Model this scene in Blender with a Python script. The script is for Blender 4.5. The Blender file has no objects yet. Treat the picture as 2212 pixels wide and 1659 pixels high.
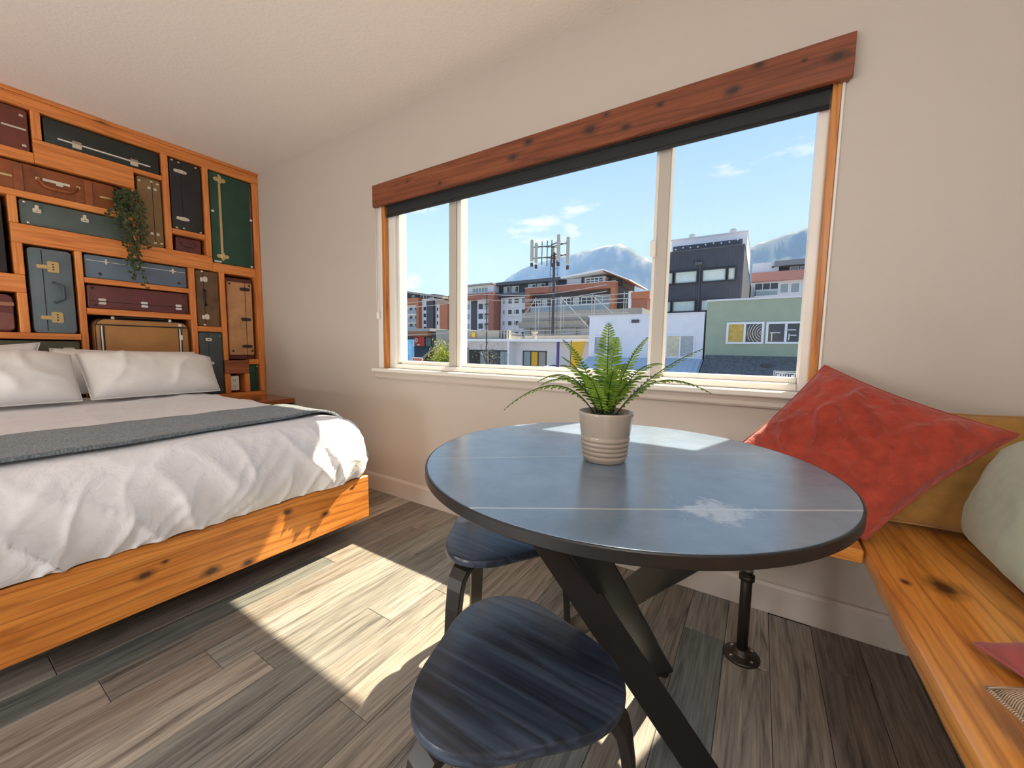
import bpy, math, random
from mathutils import Vector, Matrix, noise
random.seed(7)
sc = bpy.context.scene
COL = sc.collection
PI = math.pi

# ------------------------------------------------------------------ camera, world, sun, exposure
YAW, PITCH, ROLL, FPX = math.radians(-32.2694), math.radians(-5.2299), math.radians(0.8263), 841.42
CAM = Vector((0, 0, 1.0))
fw = Vector((math.sin(YAW)*math.cos(PITCH), math.cos(YAW)*math.cos(PITCH), math.sin(PITCH)))
rt = Vector((math.cos(YAW), -math.sin(YAW), 0))
up = rt.cross(fw)
rt, up = math.cos(ROLL)*rt + math.sin(ROLL)*up, -math.sin(ROLL)*rt + math.cos(ROLL)*up
cd = bpy.data.cameras.new('camera')
cd.sensor_width = 36.0
cd.lens = FPX/2212*36.0
cd.clip_start, cd.clip_end = 0.02, 6000
cam = bpy.data.objects.new('camera', cd)
COL.objects.link(cam)
cam.matrix_world = Matrix(((rt.x, up.x, -fw.x, CAM.x), (rt.y, up.y, -fw.y, CAM.y), (rt.z, up.z, -fw.z, CAM.z), (0, 0, 0, 1)))
sc.camera = cam
sc.view_settings.view_transform = 'Standard'
sc.view_settings.look = 'None'
sc.view_settings.gamma = 1.0
sc.view_settings.exposure = 0.3
sc.cycles.use_denoising = True
sc.cycles.max_bounces = 6
sc.cycles.diffuse_bounces = 4
sc.cycles.glossy_bounces = 3
sc.cycles.adaptive_threshold = 0.02
sc.cycles.transparent_max_bounces = 16
sc.cycles.sample_clamp_indirect = 6.0

SUN_K = Vector((-0.21, -0.63, -1.0))          # travel of the sunlight per metre of drop
SUN_STRENGTH, SKY_STRENGTH, FILL_POWER = 13.0, 1.12, 185.0

w = bpy.data.worlds.new('sky'); sc.world = w; w.use_nodes = True
nt = w.node_tree; nt.nodes.clear()
def wn(t): return nt.nodes.new(t)
tc = wn('ShaderNodeTexCoord'); sx = wn('ShaderNodeSeparateXYZ'); nt.links.new(tc.outputs['Generated'], sx.inputs[0])
rp = wn('ShaderNodeValToRGB'); nt.links.new(sx.outputs['Z'], rp.inputs[0])
e = rp.color_ramp.elements
e[0].position = 0.0; e[0].color = (0.42, 0.54, 0.68, 1)
e[1].position = 1.0; e[1].color = (0.13, 0.28, 0.58, 1)
n = e.new(0.22); n.color = (0.30, 0.46, 0.67, 1)
n = e.new(0.55); n.color = (0.21, 0.37, 0.64, 1)
mp = wn('ShaderNodeMapping'); mp.inputs['Scale'].default_value = (1, 1, 3.2); nt.links.new(tc.outputs['Generated'], mp.inputs[0])
nz = wn('ShaderNodeTexNoise'); nz.inputs['Scale'].default_value = 5.5; nz.inputs['Detail'].default_value = 7; nz.inputs['Roughness'].default_value = 0.58
nt.links.new(mp.outputs[0], nz.inputs['Vector'])
cr = wn('ShaderNodeValToRGB'); cr.color_ramp.elements[0].position = 0.60; cr.color_ramp.elements[1].position = 0.74
nt.links.new(nz.outputs[0], cr.inputs[0])
mx = wn('ShaderNodeMix'); mx.data_type = 'RGBA'
nt.links.new(cr.outputs[0], mx.inputs[0]); nt.links.new(rp.outputs[0], mx.inputs[6]); mx.inputs[7].default_value = (0.72, 0.73, 0.76, 1)
bg = wn('ShaderNodeBackground'); bg.inputs[1].default_value = SKY_STRENGTH; nt.links.new(mx.outputs[2], bg.inputs[0])
wo = wn('ShaderNodeOutputWorld'); nt.links.new(bg.outputs[0], wo.inputs[0])

sd = bpy.data.lights.new('sun', 'SUN'); sd.energy = SUN_STRENGTH; sd.angle = math.radians(0.7); sd.color = (1.0, 0.90, 0.74)
so = bpy.data.objects.new('sun', sd); COL.objects.link(so)
so.rotation_euler = SUN_K.to_track_quat('-Z', 'Y').to_euler()

# ------------------------------------------------------------------ helpers: scene graph
WL = {}
def setp(o, label=None, cat=None, group=None, kind=None):
    if label: o['label'] = label
    if cat: o['category'] = cat
    if group: o['group'] = group
    if kind: o['kind'] = kind
    return o
def thing(name, label, cat, loc, group=None):
    o = bpy.data.objects.new(name, None); COL.objects.link(o)
    o.empty_display_size = 0.05
    o.location = loc; WL[o] = Vector(loc)
    return setp(o, label, cat, group)

class MB:
    def __init__(s): s.v = []; s.f = []
    def add(s, vs, fs):
        b = len(s.v); s.v += [Vector(p) for p in vs]; s.f += [tuple(b+i for i in q) for q in fs]; return s
    def box(s, x0, x1, y0, y1, z0, z1, c=0.0, M=None):
        if x0 > x1: x0, x1 = x1, x0
        if y0 > y1: y0, y1 = y1, y0
        if z0 > z1: z0, z1 = z1, z0
        if c <= 0:
            vs = [(x, y, z) for x in (x0, x1) for y in (y0, y1) for z in (z0, z1)]
            fs = [(0,1,3,2),(4,6,7,5),(0,4,5,1),(2,3,7,6),(0,2,6,4),(1,5,7,3)]
        else:
            c = min(c, (x1-x0)*.45, (y1-y0)*.45, (z1-z0)*.45)
            vs = []; idx = {}
            L = ((x0, x1), (y0, y1), (z0, z1))
            for i in (0, 1):
                for j in (0, 1):
                    for k in (0, 1):
                        for a in (0, 1, 2):     # vertex lying on the face of axis a
                            p = [L[0][i], L[1][j], L[2][k]]
                            for b, q in ((0, i), (1, j), (2, k)):
                                if b != a: p[b] += c if q == 0 else -c
                            idx[(i, j, k, a)] = len(vs); vs.append(tuple(p))
            fs = []
            for a in (0, 1, 2):
                b, d = (a+1) % 3, (a+2) % 3
                for sgn in (0, 1):
                    q = []
                    for (m, n_) in ((0,0),(1,0),(1,1),(0,1)):
                        t = [0, 0, 0]; t[a] = sgn; t[b] = m; t[d] = n_
                        q.append(idx[(t[0], t[1], t[2], a)])
                    fs.append(tuple(q if sgn else q[::-1]))
                for m in (0, 1):
                    for n_ in (0, 1):      # chamfer of the edge running along axis a
                        t = [0, 0, 0]; t[b] = m; t[d] = n_
                        lo = tuple(t); t[a] = 1; hi = tuple(t)
                        q = [idx[lo+(b,)], idx[hi+(b,)], idx[hi+(d,)], idx[lo+(d,)]]
                        fs.append(tuple(q[::-1] if (m ^ n_) else q))
            for i in (0, 1):
                for j in (0, 1):
                    for k in (0, 1):
                        q = [idx[(i, j, k, a)] for a in (0, 1, 2)]
                        fs.append(tuple(q if (i+j+k) % 2 else q[::-1]))
        if M is not None: vs = [M @ Vector(p) for p in vs]
        return s.add(vs, fs)
    def tube(s, pts, r, n=8, close=True):
        pts = [Vector(p) for p in pts]; rs = r if isinstance(r, (list, tuple)) else [r]*len(pts)
        rings = []; up0 = None
        for i, p in enumerate(pts):
            t = (pts[min(i+1, len(pts)-1)] - pts[max(i-1, 0)]).normalized()
            if up0 is None:
                up0 = Vector((0, 0, 1)) if abs(t.z) < .9 else Vector((1, 0, 0))
            a = t.cross(up0).normalized(); b = a.cross(t).normalized(); up0 = b
            rings.append([p + rs[i]*(math.cos(2*PI*k/n)*a + math.sin(2*PI*k/n)*b) for k in range(n)])
        vs = [q for rg in rings for q in rg]; fs = []
        for i in range(len(pts)-1):
            for k in range(n):
                fs.append((i*n+k, i*n+(k+1) % n, (i+1)*n+(k+1) % n, (i+1)*n+k))
        if close: fs += [tuple(range(n))[::-1], tuple((len(pts)-1)*n+k for k in range(n))]
        return s.add(vs, fs)
    def lathe(s, prof, c, n=32, caps=True):
        vs = []; fs = []; m = len(prof)
        for r, z in prof:
            for k in range(n): vs.append((c[0]+r*math.cos(2*PI*k/n), c[1]+r*math.sin(2*PI*k/n), c[2]+z))
        for i in range(m-1):
            for k in range(n): fs.append((i*n+k, i*n+(k+1) % n, (i+1)*n+(k+1) % n, (i+1)*n+k))
        if caps: fs += [tuple(range(n))[::-1], tuple((m-1)*n+k for k in range(n))]
        return s.add(vs, fs)
    def rings(s, rings, caps=True, closed=True):
        n = len(rings[0]); vs = [q for rg in rings for q in rg]; fs = []
        for i in range(len(rings)-1):
            for k in range(n if closed else n-1):
                fs.append((i*n+k, i*n+(k+1) % n, (i+1)*n+(k+1) % n, (i+1)*n+k))
        if caps: fs += [tuple(range(n))[::-1], tuple((len(rings)-1)*n+k for k in range(n))]
        return s.add(vs, fs)
    def ribbon(s, path, wdir, width, thick):      # a flat bent strip: rectangle swept along a path
        path = [Vector(p) for p in path]; wdir = Vector(wdir).normalized(); rg = []
        for i, p in enumerate(path):
            t = (path[min(i+1, len(path)-1)] - path[max(i-1, 0)]).normalized()
            nrm = t.cross(wdir).normalized(); ww = width[i] if isinstance(width, list) else width
            c = thick*.18
            rg.append([p + a*wdir*ww/2 + b*nrm*thick/2 for a, b in ((-1, -.7), (-.94, -1), (.94, -1), (1, -.7), (1, .7), (.94, 1), (-.94, 1), (-1, .7))])
        return s.rings(rg)
    def prism(s, poly, axis, d0, d1):             # polygon in the two other axes, extruded along axis
        def P(q, d): 
            l = list(q); l.insert(axis, d); return tuple(l)
        n = len(poly)
        vs = [P(q, d0) for q in poly] + [P(q, d1) for q in poly]
        fs = [tuple(range(n))[::-1], tuple(range(n, 2*n))] + [(k, (k+1) % n, n+(k+1) % n, n+k) for k in range(n)]
        return s.add(vs, fs)
    def build(s, name, mat, parent=None, smooth=False, origin=None):
        lo = [min(p[i] for p in s.v) for i in range(3)]; hi = [max(p[i] for p in s.v) for i in range(3)]
        c = Vector(origin) if origin is not None else Vector(((lo[0]+hi[0])/2, (lo[1]+hi[1])/2, lo[2]))
        me = bpy.data.meshes.new(name)
        me.from_pydata([tuple(p-c) for p in s.v], [], s.f)
        me.update()
        o = bpy.data.objects.new(name, me); COL.objects.link(o)
        if mat is not None: me.materials.append(mat)
        if smooth:
            me.polygons.foreach_set('use_smooth', [True]*len(me.polygons))
        WL[o] = c
        if parent is not None:
            o.parent = parent; o.location = c - WL[parent]
        else: o.location = c
        fixn(me)
        return o
import bmesh
def fixn(me):
    bm = bmesh.new(); bm.from_mesh(me); bmesh.ops.recalc_face_normals(bm, faces=bm.faces); bm.to_mesh(me); bm.free()
def autosmooth(o, deg=35):
    me = o.data
    me.polygons.foreach_set('use_smooth', [True]*len(me.polygons))
    try: me.set_sharp_from_angle(angle=math.radians(deg))
    except Exception: pass
    return o
def B(name, x0, x1, y0, y1, z0, z1, mat, parent=None, c=0.0):
    return MB().box(x0, x1, y0, y1, z0, z1, c).build(name, mat, parent)
def struct(o): o['kind'] = 'structure'; return o
def lerp(a, b, t): return a + (b-a)*t

# ------------------------------------------------------------------ helpers: materials
def nodes(name):
    m = bpy.data.materials.new(name); m.use_nodes = True; t = m.node_tree
    return m, t, t.nodes['Principled BSDF']
def N(t, typ, **kw):
    x = t.nodes.new(typ)
    for k, v in kw.items():
        if k in x.inputs: x.inputs[k].default_value = v
        else: setattr(x, k, v)
    return x
def ramp(t, src, stops):
    r = t.nodes.new('ShaderNodeValToRGB'); t.links.new(src, r.inputs[0]); el = r.color_ramp.elements
    el[0].position, el[0].color = stops[0][0], (*stops[0][1], 1); el[1].position, el[1].color = stops[-1][0], (*stops[-1][1], 1)
    for p, c in stops[1:-1]:
        q = el.new(p); q.color = (*c, 1)
    return r.outputs[0]
def bump(t, p, src, strength, dist=0.002):
    b = N(t, 'ShaderNodeBump', Strength=strength, Distance=dist); t.links.new(src, b.inputs['Height']); t.links.new(b.outputs[0], p.inputs['Normal'])
def position(t, scale=(1, 1, 1), rnd=True):
    g = t.nodes.new('ShaderNodeNewGeometry'); v = g.outputs['Position']
    if rnd:
        oi = t.nodes.new('ShaderNodeObjectInfo'); a = t.nodes.new('ShaderNodeVectorMath'); a.operation = 'SCALE'
        a.inputs[0].default_value = (17.3, 9.1, 23.7); t.links.new(oi.outputs['Random'], a.inputs['Scale'])
        b = t.nodes.new('ShaderNodeVectorMath'); b.operation = 'ADD'; t.links.new(v, b.inputs[0]); t.links.new(a.outputs[0], b.inputs[1]); v = b.outputs[0]
    m = N(t, 'ShaderNodeMapping'); m.inputs['Scale'].default_value = scale; t.links.new(v, m.inputs[0])
    return m.outputs[0]
def mixc(t, fac, a, b, mode='MIX'):
    m = t.nodes.new('ShaderNodeMix'); m.data_type = 'RGBA'; m.blend_type = mode
    for i, s in ((0, fac), (6, a), (7, b)):
        if isinstance(s, (int, float)): m.inputs[i].default_value = s
        elif isinstance(s, tuple): m.inputs[i].default_value = (*s, 1)
        else: t.links.new(s, m.inputs[i])
    return m.outputs[2]
def plain(name, col, rough=0.6, metal=0.0, var=0.0, scale=20, bmp=0.0, bscale=200, coat=0.0, spec=None):
    m, t, p = nodes(name)
    p.inputs['Base Color'].default_value = (*col, 1); p.inputs['Roughness'].default_value = rough; p.inputs['Metallic'].default_value = metal
    if coat: p.inputs['Coat Weight'].default_value = coat; p.inputs['Coat Roughness'].default_value = 0.15
    if spec is not None: p.inputs['Specular IOR Level'].default_value = spec
    if var > 0:
        n = N(t, 'ShaderNodeTexNoise', Scale=scale, Detail=4); t.links.new(position(t), n.inputs['Vector'])
        c = ramp(t, n.outputs[0], [(0.3, tuple(x*(1-var) for x in col)), (0.7, tuple(min(1, x*(1+var)) for x in col))])
        t.links.new(c, p.inputs['Base Color'])
    if bmp > 0:
        n = N(t, 'ShaderNodeTexNoise', Scale=bscale, Detail=3); t.links.new(position(t, rnd=False), n.inputs['Vector'])
        bump(t, p, n.outputs[0], bmp)
    return m
def wood(name, axis, dark, mid, light, rough=0.35, knots=0.09, kscale=5.0, grain=26, coat=0.0, knotc=(0.07, 0.025, 0.01), ring=0.7, nax=None, spots=()):
    m, t, p = nodes(name)
    s = [1, 1, 1]; s[axis] = 0.07; v = position(t, tuple(s))
    n1 = N(t, 'ShaderNodeTexNoise', Scale=grain, Detail=6, Roughness=0.62, Distortion=0.9); t.links.new(v, n1.inputs['Vector'])
    c = ramp(t, n1.outputs[0], [(0.30, dark), (0.5, mid), (0.72, light)])
    s2 = [1, 1, 1]; s2[axis] = 0.03
    n2 = N(t, 'ShaderNodeTexNoise', Scale=150, Detail=3); t.links.new(position(t, tuple(s2)), n2.inputs['Vector'])
    f2 = ramp(t, n2.outputs[0], [(0.35, (0.80, 0.80, 0.80)), (0.65, (1, 1, 1))])
    c = mixc(t, 0.8, c, f2, 'MULTIPLY')
    s4 = [1, 1, 1]; s4[axis] = 0.05
    wv = N(t, 'ShaderNodeTexWave', Scale=17.0, Distortion=9.0, Detail=3.0); wv.inputs['Detail Scale'].default_value = 1.6; wv.bands_direction = 'DIAGONAL'
    t.links.new(position(t, tuple(s4)), wv.inputs['Vector'])
    c = mixc(t, ring, c, ramp(t, wv.outputs[1], [(0.0, (.60, .48, .40)), (0.16, (.92, .90, .88)), (0.6, (1.06, 1.06, 1.06))]), 'MULTIPLY')
    if knots > 0:
        s3 = [1, 1, 1]; s3[axis] = 0.55
        if nax is not None: s3[nax] = 0.0
        nv = N(t, 'ShaderNodeTexNoise', Scale=14, Detail=2); vv = position(t, tuple(s3)); t.links.new(vv, nv.inputs['Vector'])
        ad = t.nodes.new('ShaderNodeVectorMath'); ad.operation = 'MULTIPLY_ADD'; ad.inputs[1].default_value = (.03, .03, .03)
        t.links.new(nv.outputs['Color'], ad.inputs[0]); t.links.new(vv, ad.inputs[2])
        vo = N(t, 'ShaderNodeTexVoronoi', Scale=kscale); t.links.new(ad.outputs[0], vo.inputs['Vector'])
        k = ramp(t, vo.outputs['Distance'], [(knots*.7, (1, 1, 1)), (knots*1.25, (.35, .35, .35)), (knots*2.0, (0, 0, 0))])
        c = mixc(t, k, c, knotc)
    if spots:                                   # the board's own knots, each at its place on the board
        g = t.nodes.new('ShaderNodeNewGeometry'); nw = N(t, 'ShaderNodeTexNoise', Scale=45, Detail=3); t.links.new(g.outputs['Position'], nw.inputs['Vector'])
        ms = [1, 1, 1]; ms[axis] = 0.62
        if nax is not None: ms[nax] = 0.0
        last = None
        for (kx, ky, kz, kr) in spots:
            sb = t.nodes.new('ShaderNodeVectorMath'); sb.operation = 'SUBTRACT'; t.links.new(g.outputs['Position'], sb.inputs[0]); sb.inputs[1].default_value = (kx, ky, kz)
            ml = t.nodes.new('ShaderNodeVectorMath'); ml.operation = 'MULTIPLY'; t.links.new(sb.outputs[0], ml.inputs[0]); ml.inputs[1].default_value = tuple(q/kr for q in ms)
            ln = t.nodes.new('ShaderNodeVectorMath'); ln.operation = 'LENGTH'; t.links.new(ml.outputs[0], ln.inputs[0])
            if last is None: last = ln.outputs['Value']
            else:
                mn = N(t, 'ShaderNodeMath', operation='MINIMUM'); t.links.new(last, mn.inputs[0]); t.links.new(ln.outputs['Value'], mn.inputs[1]); last = mn.outputs[0]
        wb = N(t, 'ShaderNodeMath', operation='MULTIPLY_ADD'); wb.inputs[1].default_value = 0.9; t.links.new(nw.outputs[0], wb.inputs[0]); t.links.new(last, wb.inputs[2])
        sh = N(t, 'ShaderNodeMath', operation='MULTIPLY'); sh.inputs[1].default_value = 0.25; t.links.new(wb.outputs[0], sh.inputs[0])
        k = ramp(t, sh.outputs[0], [(0.26, (.95, .95, .95)), (0.36, (.55, .55, .55)), (0.62, (0, 0, 0))])
        c = mixc(t, k, c, knotc)
    t.links.new(c, p.inputs['Base Color']); p.inputs['Roughness'].default_value = rough
    if coat: p.inputs['Coat Weight'].default_value = coat; p.inputs['Coat Roughness'].default_value = 0.18
    bump(t, p, n1.outputs[0], 0.12, 0.003)
    return m
def fabric(name, col, var=0.12, rough=0.9, weave=500, wr=0.25, sheen=0.2, wscale=14):
    m, t, p = nodes(name)
    n = N(t, 'ShaderNodeTexNoise', Scale=30, Detail=4); t.links.new(position(t), n.inputs['Vector'])
    t.links.new(ramp(t, n.outputs[0], [(0.3, tuple(x*(1-var) for x in col)), (0.7, tuple(min(1, x*(1+var)) for x in col))]), p.inputs['Base Color'])
    p.inputs['Roughness'].default_value = rough; p.inputs['Sheen Weight'].default_value = sheen
    a = N(t, 'ShaderNodeTexNoise', Scale=weave, Detail=2); t.links.new(position(t, rnd=False), a.inputs['Vector'])
    b = N(t, 'ShaderNodeTexNoise', Scale=wscale, Detail=5, Distortion=1.2); t.links.new(position(t), b.inputs['Vector'])
    ad = N(t, 'ShaderNodeMath', operation='MULTIPLY_ADD'); ad.inputs[1].default_value = 0.05
    t.links.new(a.outputs[0], ad.inputs[0]); t.links.new(b.outputs[0], ad.inputs[2])
    bump(t, p, ad.outputs[0], wr, 0.02)
    return m
def glass(name, tint=(1, 1, 1), refl=0.005):
    m = bpy.data.materials.new(name); m.use_nodes = True; t = m.node_tree; t.nodes.clear()
    tr = N(t, 'ShaderNodeBsdfTransparent'); tr.inputs[0].default_value = (*tint, 1)
    gl = N(t, 'ShaderNodeBsdfGlossy'); gl.inputs['Roughness'].default_value = 0.02
    mx = N(t, 'ShaderNodeMixShader'); mx.inputs[0].default_value = refl
    t.links.new(tr.outputs[0], mx.inputs[1]); t.links.new(gl.outputs[0], mx.inputs[2])
    o = N(t, 'ShaderNodeOutputMaterial'); t.links.new(mx.outputs[0], o.inputs[0])
    return m

# wood of the room
W_beam = {a: wood('cedar beam %s' % 'xyz'[a], a, (0.56, 0.155, 0.030), (0.76, 0.255, 0.058), (0.86, 0.335, 0.095), rough=0.45, knots=0.055, kscale=3.6, nax=0, ring=0.35) for a in (0, 1, 2)}
W_block = wood('red cedar block', 1, (0.22, 0.055, 0.02), (0.36, 0.105, 0.04), (0.47, 0.16, 0.06), rough=0.5, knots=0)
W_foot = wood('fir board', 1, (0.56, 0.175, 0.026), (0.76, 0.28, 0.048), (0.86, 0.36, 0.08), rough=0.38, knots=0, grain=20, coat=0.15, nax=0, spots=[(-1.66, .39, .241, .012), (-1.66, .442, .262, .006), (-1.66, .568, .165, .013), (-1.66, .847, .290, .011), (-1.66, 1.02, .221, .010), (-1.66, .69, .14, .010), (-1.66, .05, .2, .013), (-1.66, 1.16, .30, .006)])
W_bench = wood('varnished pine', 1, (0.58, 0.19, 0.026), (0.80, 0.325, 0.058), (0.90, 0.43, 0.10), rough=0.28, knots=0, grain=16, coat=0.5, nax=2, spots=[(.396, 1.267, .46, .020), (.326, 1.248, .46, .007), (.50, .62, .46, .018), (.40, .2, .46, .016)])
W_benchx = wood('varnished pine cross', 0, (0.56, 0.18, 0.026), (0.78, 0.31, 0.055), (0.88, 0.41, 0.09), rough=0.3, knots=0.05, kscale=3.0, grain=16, coat=0.5)
W_val = wood('stained cedar valance', 0, (0.14, 0.034, 0.012), (0.22, 0.060, 0.022), (0.30, 0.095, 0.035), rough=0.45, knots=0, grain=14, knotc=(0.035, 0.015, 0.01), nax=1, spots=[(.157, 1.705, 1.959, .013), (-.142, 1.705, 1.950, .013), (-.063, 1.705, 2.01, .010), (-.397, 1.705, 1.979, .008), (-.53, 1.705, 1.931, .011), (-.689, 1.705, 1.963, .016), (-.617, 1.705, 2.006, .008), (-1.002, 1.705, 1.993, .012), (-1.09, 1.705, 1.942, .013), (-1.576, 1.705, 1.92, .008), (-1.835, 1.705, 1.981, .006), (.068, 1.705, 1.979, .005)])
W_jamb = wood('cedar jamb', 2, (0.42, 0.14, 0.025), (0.58, 0.22, 0.045), (0.68, 0.29, 0.07), rough=0.4, knots=0.05)
W_night = wood('red stained pine', 1, (0.26, 0.06, 0.018), (0.40, 0.115, 0.03), (0.5, 0.17, 0.05), rough=0.25, knots=0.05, coat=0.4)
M_wall = plain('greige wall paint', (0.545, 0.485, 0.425), 0.55, bmp=0.08, bscale=120)
M_trim = plain('painted trim', (0.60, 0.54, 0.48), 0.4)
M_white = plain('white vinyl', (0.80, 0.77, 0.71), 0.4)
M_track = plain('grey sash', (0.50, 0.46, 0.40), 0.45)
M_dark = plain('dark recess', (0.012, 0.009, 0.008), 0.9)
M_brass = plain('worn brass', (0.72, 0.55, 0.28), 0.3, 0.9)
M_nickel = plain('nickel plate', (0.80, 0.74, 0.66), 0.28, 0.85)
M_iron = plain('dark iron stud', (0.06, 0.045, 0.04), 0.45, 0.6)
M_black = plain('black satin steel', (0.010, 0.0095, 0.0095), 0.42, 0.0, bmp=0.03)
M_chrome = plain('bright steel', (0.8, 0.78, 0.74), 0.2, 1.0)
M_pipe = plain('black iron pipe', (0.055, 0.045, 0.038), 0.38, 0.7)
M_glass = glass('window glass')

# ------------------------------------------------------------------ room shell
XW, XE, YN, YS, ZC = -3.87, 0.72, 1.745, -2.7, 2.437
def m_ceiling():
    m, t, p = nodes('textured ceiling'); p.inputs['Base Color'].default_value = (0.84, 0.755, 0.68, 1); p.inputs['Roughness'].default_value = 0.7
    n = N(t, 'ShaderNodeTexNoise', Scale=55, Detail=5, Roughness=0.6); t.links.new(position(t, rnd=False), n.inputs['Vector'])
    bump(t, p, n.outputs[0], 0.5, 0.006); return m
def m_floor():
    m, t, p = nodes('weathered oak plank')
    oi = t.nodes.new('ShaderNodeObjectInfo')
    base = ramp(t, oi.outputs['Random'], [(0.0, (0.12, 0.14, 0.135)), (0.18, (0.245, 0.21, 0.175)), (0.36, (0.40, 0.365, 0.31)), (0.52, (0.19, 0.16, 0.135)), (0.68, (0.28, 0.245, 0.205)), (0.84, (0.14, 0.16, 0.155)), (1.0, (0.46, 0.42, 0.36))])
    v = position(t, (1, 0.06, 1))
    n = N(t, 'ShaderNodeTexNoise', Scale=38, Detail=7, Roughness=0.66, Distortion=1.1); t.links.new(v, n.inputs['Vector'])
    g = ramp(t, n.outputs[0], [(0.30, (0.35, 0.34, 0.33)), (0.46, (0.95, 0.95, 0.95)), (0.62, (1.25, 1.22, 1.18)), (0.78, (1.6, 1.58, 1.5))])
    c = mixc(t, 1.0, base, g, 'MULTIPLY')
    n2 = N(t, 'ShaderNodeTexNoise', Scale=170, Detail=3); t.links.new(position(t, (1, 0.035, 1)), n2.inputs['Vector'])
    c = mixc(t, 0.75, c, ramp(t, n2.outputs[0], [(0.36, (0.55, 0.53, 0.5)), (0.56, (1, 1, 1))]), 'MULTIPLY')
    t.links.new(c, p.inputs['Base Color']); p.inputs['Roughness'].default_value = 0.42
    bump(t, p, n2.outputs[0], 0.15, 0.002); return m
M_ceil, M_floor = m_ceiling(), m_floor()

floor = struct(B('floor', XW, XE, YS, YN, -0.12, -0.009, M_dark))
PW, PL = 0.13, 1.22
r = -20
x = -1.341 - PW*20
while x < XE:
    xa, xb = max(x, XW), min(x+PW, XE)
    if xb - xa > 0.01:
        y = YS - random.random()*PL
        if abs(x+1.341) < 0.01: y = 0.563 - 3*PL
        while y < YN:
            ya, yb = max(y, YS), min(y+PL, YN-0.001)
            if yb-ya > 0.02: B('plank', xa+.0006, xb-.0006, ya+.0006, yb-.0006, -0.009, 0.0, M_floor, floor, 0.0012)
            y += PL
    x += PW
struct(B('ceiling', XW-.15, XE+.15, YS-.15, YN+.17, ZC, ZC+.12, M_ceil))
WX0, WX1, WZ0, WZ1 = -2.11, 0.178, 0.838, 2.01
wl = MB()
wl.box(XW-.15, WX0, YN, YN+.16, -.1, ZC); wl.box(WX1, XE+.15, YN, YN+.16, -.1, ZC)
wl.box(WX0, WX1, YN, YN+.16, -.1, WZ0); wl.box(WX0, WX1, YN, YN+.16, WZ1, ZC)
struct(wl.build('wall_window', M_wall))
struct(B('wall_headboard', XW-.15, XW, YS, YN, -.1, ZC, M_wall))
struct(B('wall_bench', XE, XE+.15, YS, YN, -.1, ZC, M_wall))
struct(B('wall_rear', XW-.15, XE+.15, YS-.15, YS, -.1, ZC, M_wall))
def baseboard(name, poly_d, axis, a0, a1):
    return struct(MB().prism(poly_d, axis, a0, a1).build(name, M_trim))
baseboard('baseboard_window', [(YN, 0), (YN-.014, 0), (YN-.014, .104), (YN-.009, .116), (YN, .119)], 0, XW, XE)
baseboard('baseboard_bench', [(XE, 0), (XE-.014, 0), (XE-.014, .104), (XE-.009, .116), (XE, .119)], 1, YS, YN-.015)
baseboard('baseboard_rear', [(YS, 0), (YS+.014, 0), (YS+.014, .104), (YS+.009, .116), (YS, .119)], 0, XW, XE-.015)

# ------------------------------------------------------------------ window
win = thing('window_1', 'wide white three-pane sliding window looking onto the street', 'window', (-0.97, 1.80, 0.855)); del win['category']; struct(win)
FX0, FX1, FY0, FY1 = -2.085, 0.153, 1.772, 1.86
B('frame_stile', FX0-.02, -2.03, FY0, FY1, .856, 2.0, M_white, win, .004)
B('frame_stile', -2.035, -2.012, FY0+.022, FY1, .895, 2.0, M_white, win, .003)
B('frame_stile', 0.124, FX1+.02, FY0, FY1, .856, 2.0, M_white, win, .004)
B('frame_head', -2.03, 0.124, FY0, FY1, 1.945, 2.0, M_white, win, .004)
B('frame_rail', -2.03, 0.124, FY0-.004, FY1, .856, .884, M_white, win, .004)
B('sash_rail', -2.012, -1.505, FY0+.03, FY1-.006, .884, .907, M_white, win, .003)
B('sash_rail', -1.505, -0.415, FY0+.045, FY1-.004, .884, .905, M_white, win, .003)
B('sash_rail', -0.415, 0.124, FY0+.03, FY1-.006, .884, .905, M_white, win, .003)
B('mullion', -1.577, -1.525, FY0+.008, FY1-.01, .884, 1.95, M_track, win, .004)
B('mullion', -1.525, -1.497, FY0+.02, FY1, .884, 1.95, M_white, win, .003)
B('mullion', -0.404, -0.356, FY0+.008, FY1-.01, .884, 1.95, M_track, win, .004)
B('mullion', -0.420, -0.404, FY0+.02, FY1, .884, 1.95, M_white, win, .003)
B('latch', -0.425, -0.400, FY0-.004, FY0+.02, 1.40, 1.47, M_white, win, .004)
for a, b in ((-2.012, -1.577), (-1.497, -0.42), (-0.356, 0.124)):
    B('pane', a-.004, b+.004, 1.823, 1.827, .90, 1.95, M_glass, win)
sill = struct(B('trim_1', -2.205, 0.205, 1.712, 1.772, .832, .856, M_white, None, .004))
setp(sill, 'white window sill board below the panes')
ap = struct(MB().prism([(YN, .79), (YN-.012, .79), (YN-.016, .798), (YN-.010, .812), (YN-.018, .831), (YN, .831)], 0, -2.19, .19).build('trim_2', M_trim))
struct(B('trim_3', -2.158, -2.113, 1.737, 1.772, .857, 1.90, M_white, None, .003))
struct(B('trim_4', 0.179, 0.187, 1.738, 1.765, .857, 1.90, M_white, None, .002))
struct(B('trim_5', -2.112, -2.086, 1.740, 1.771, .857, 1.93, W_jamb, None, .002))
struct(B('trim_6', 0.154, 0.178, 1.740, 1.771, .857, 1.93, W_jamb, None, .002))
v = thing('valance_board', 'dark knotty cedar board mounted above the window', 'valance', (-0.97, 1.73, 1.888))
B('board', -2.157, 0.201, 1.705, 1.727, 1.888, 2.022, W_val, v, .002)
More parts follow.
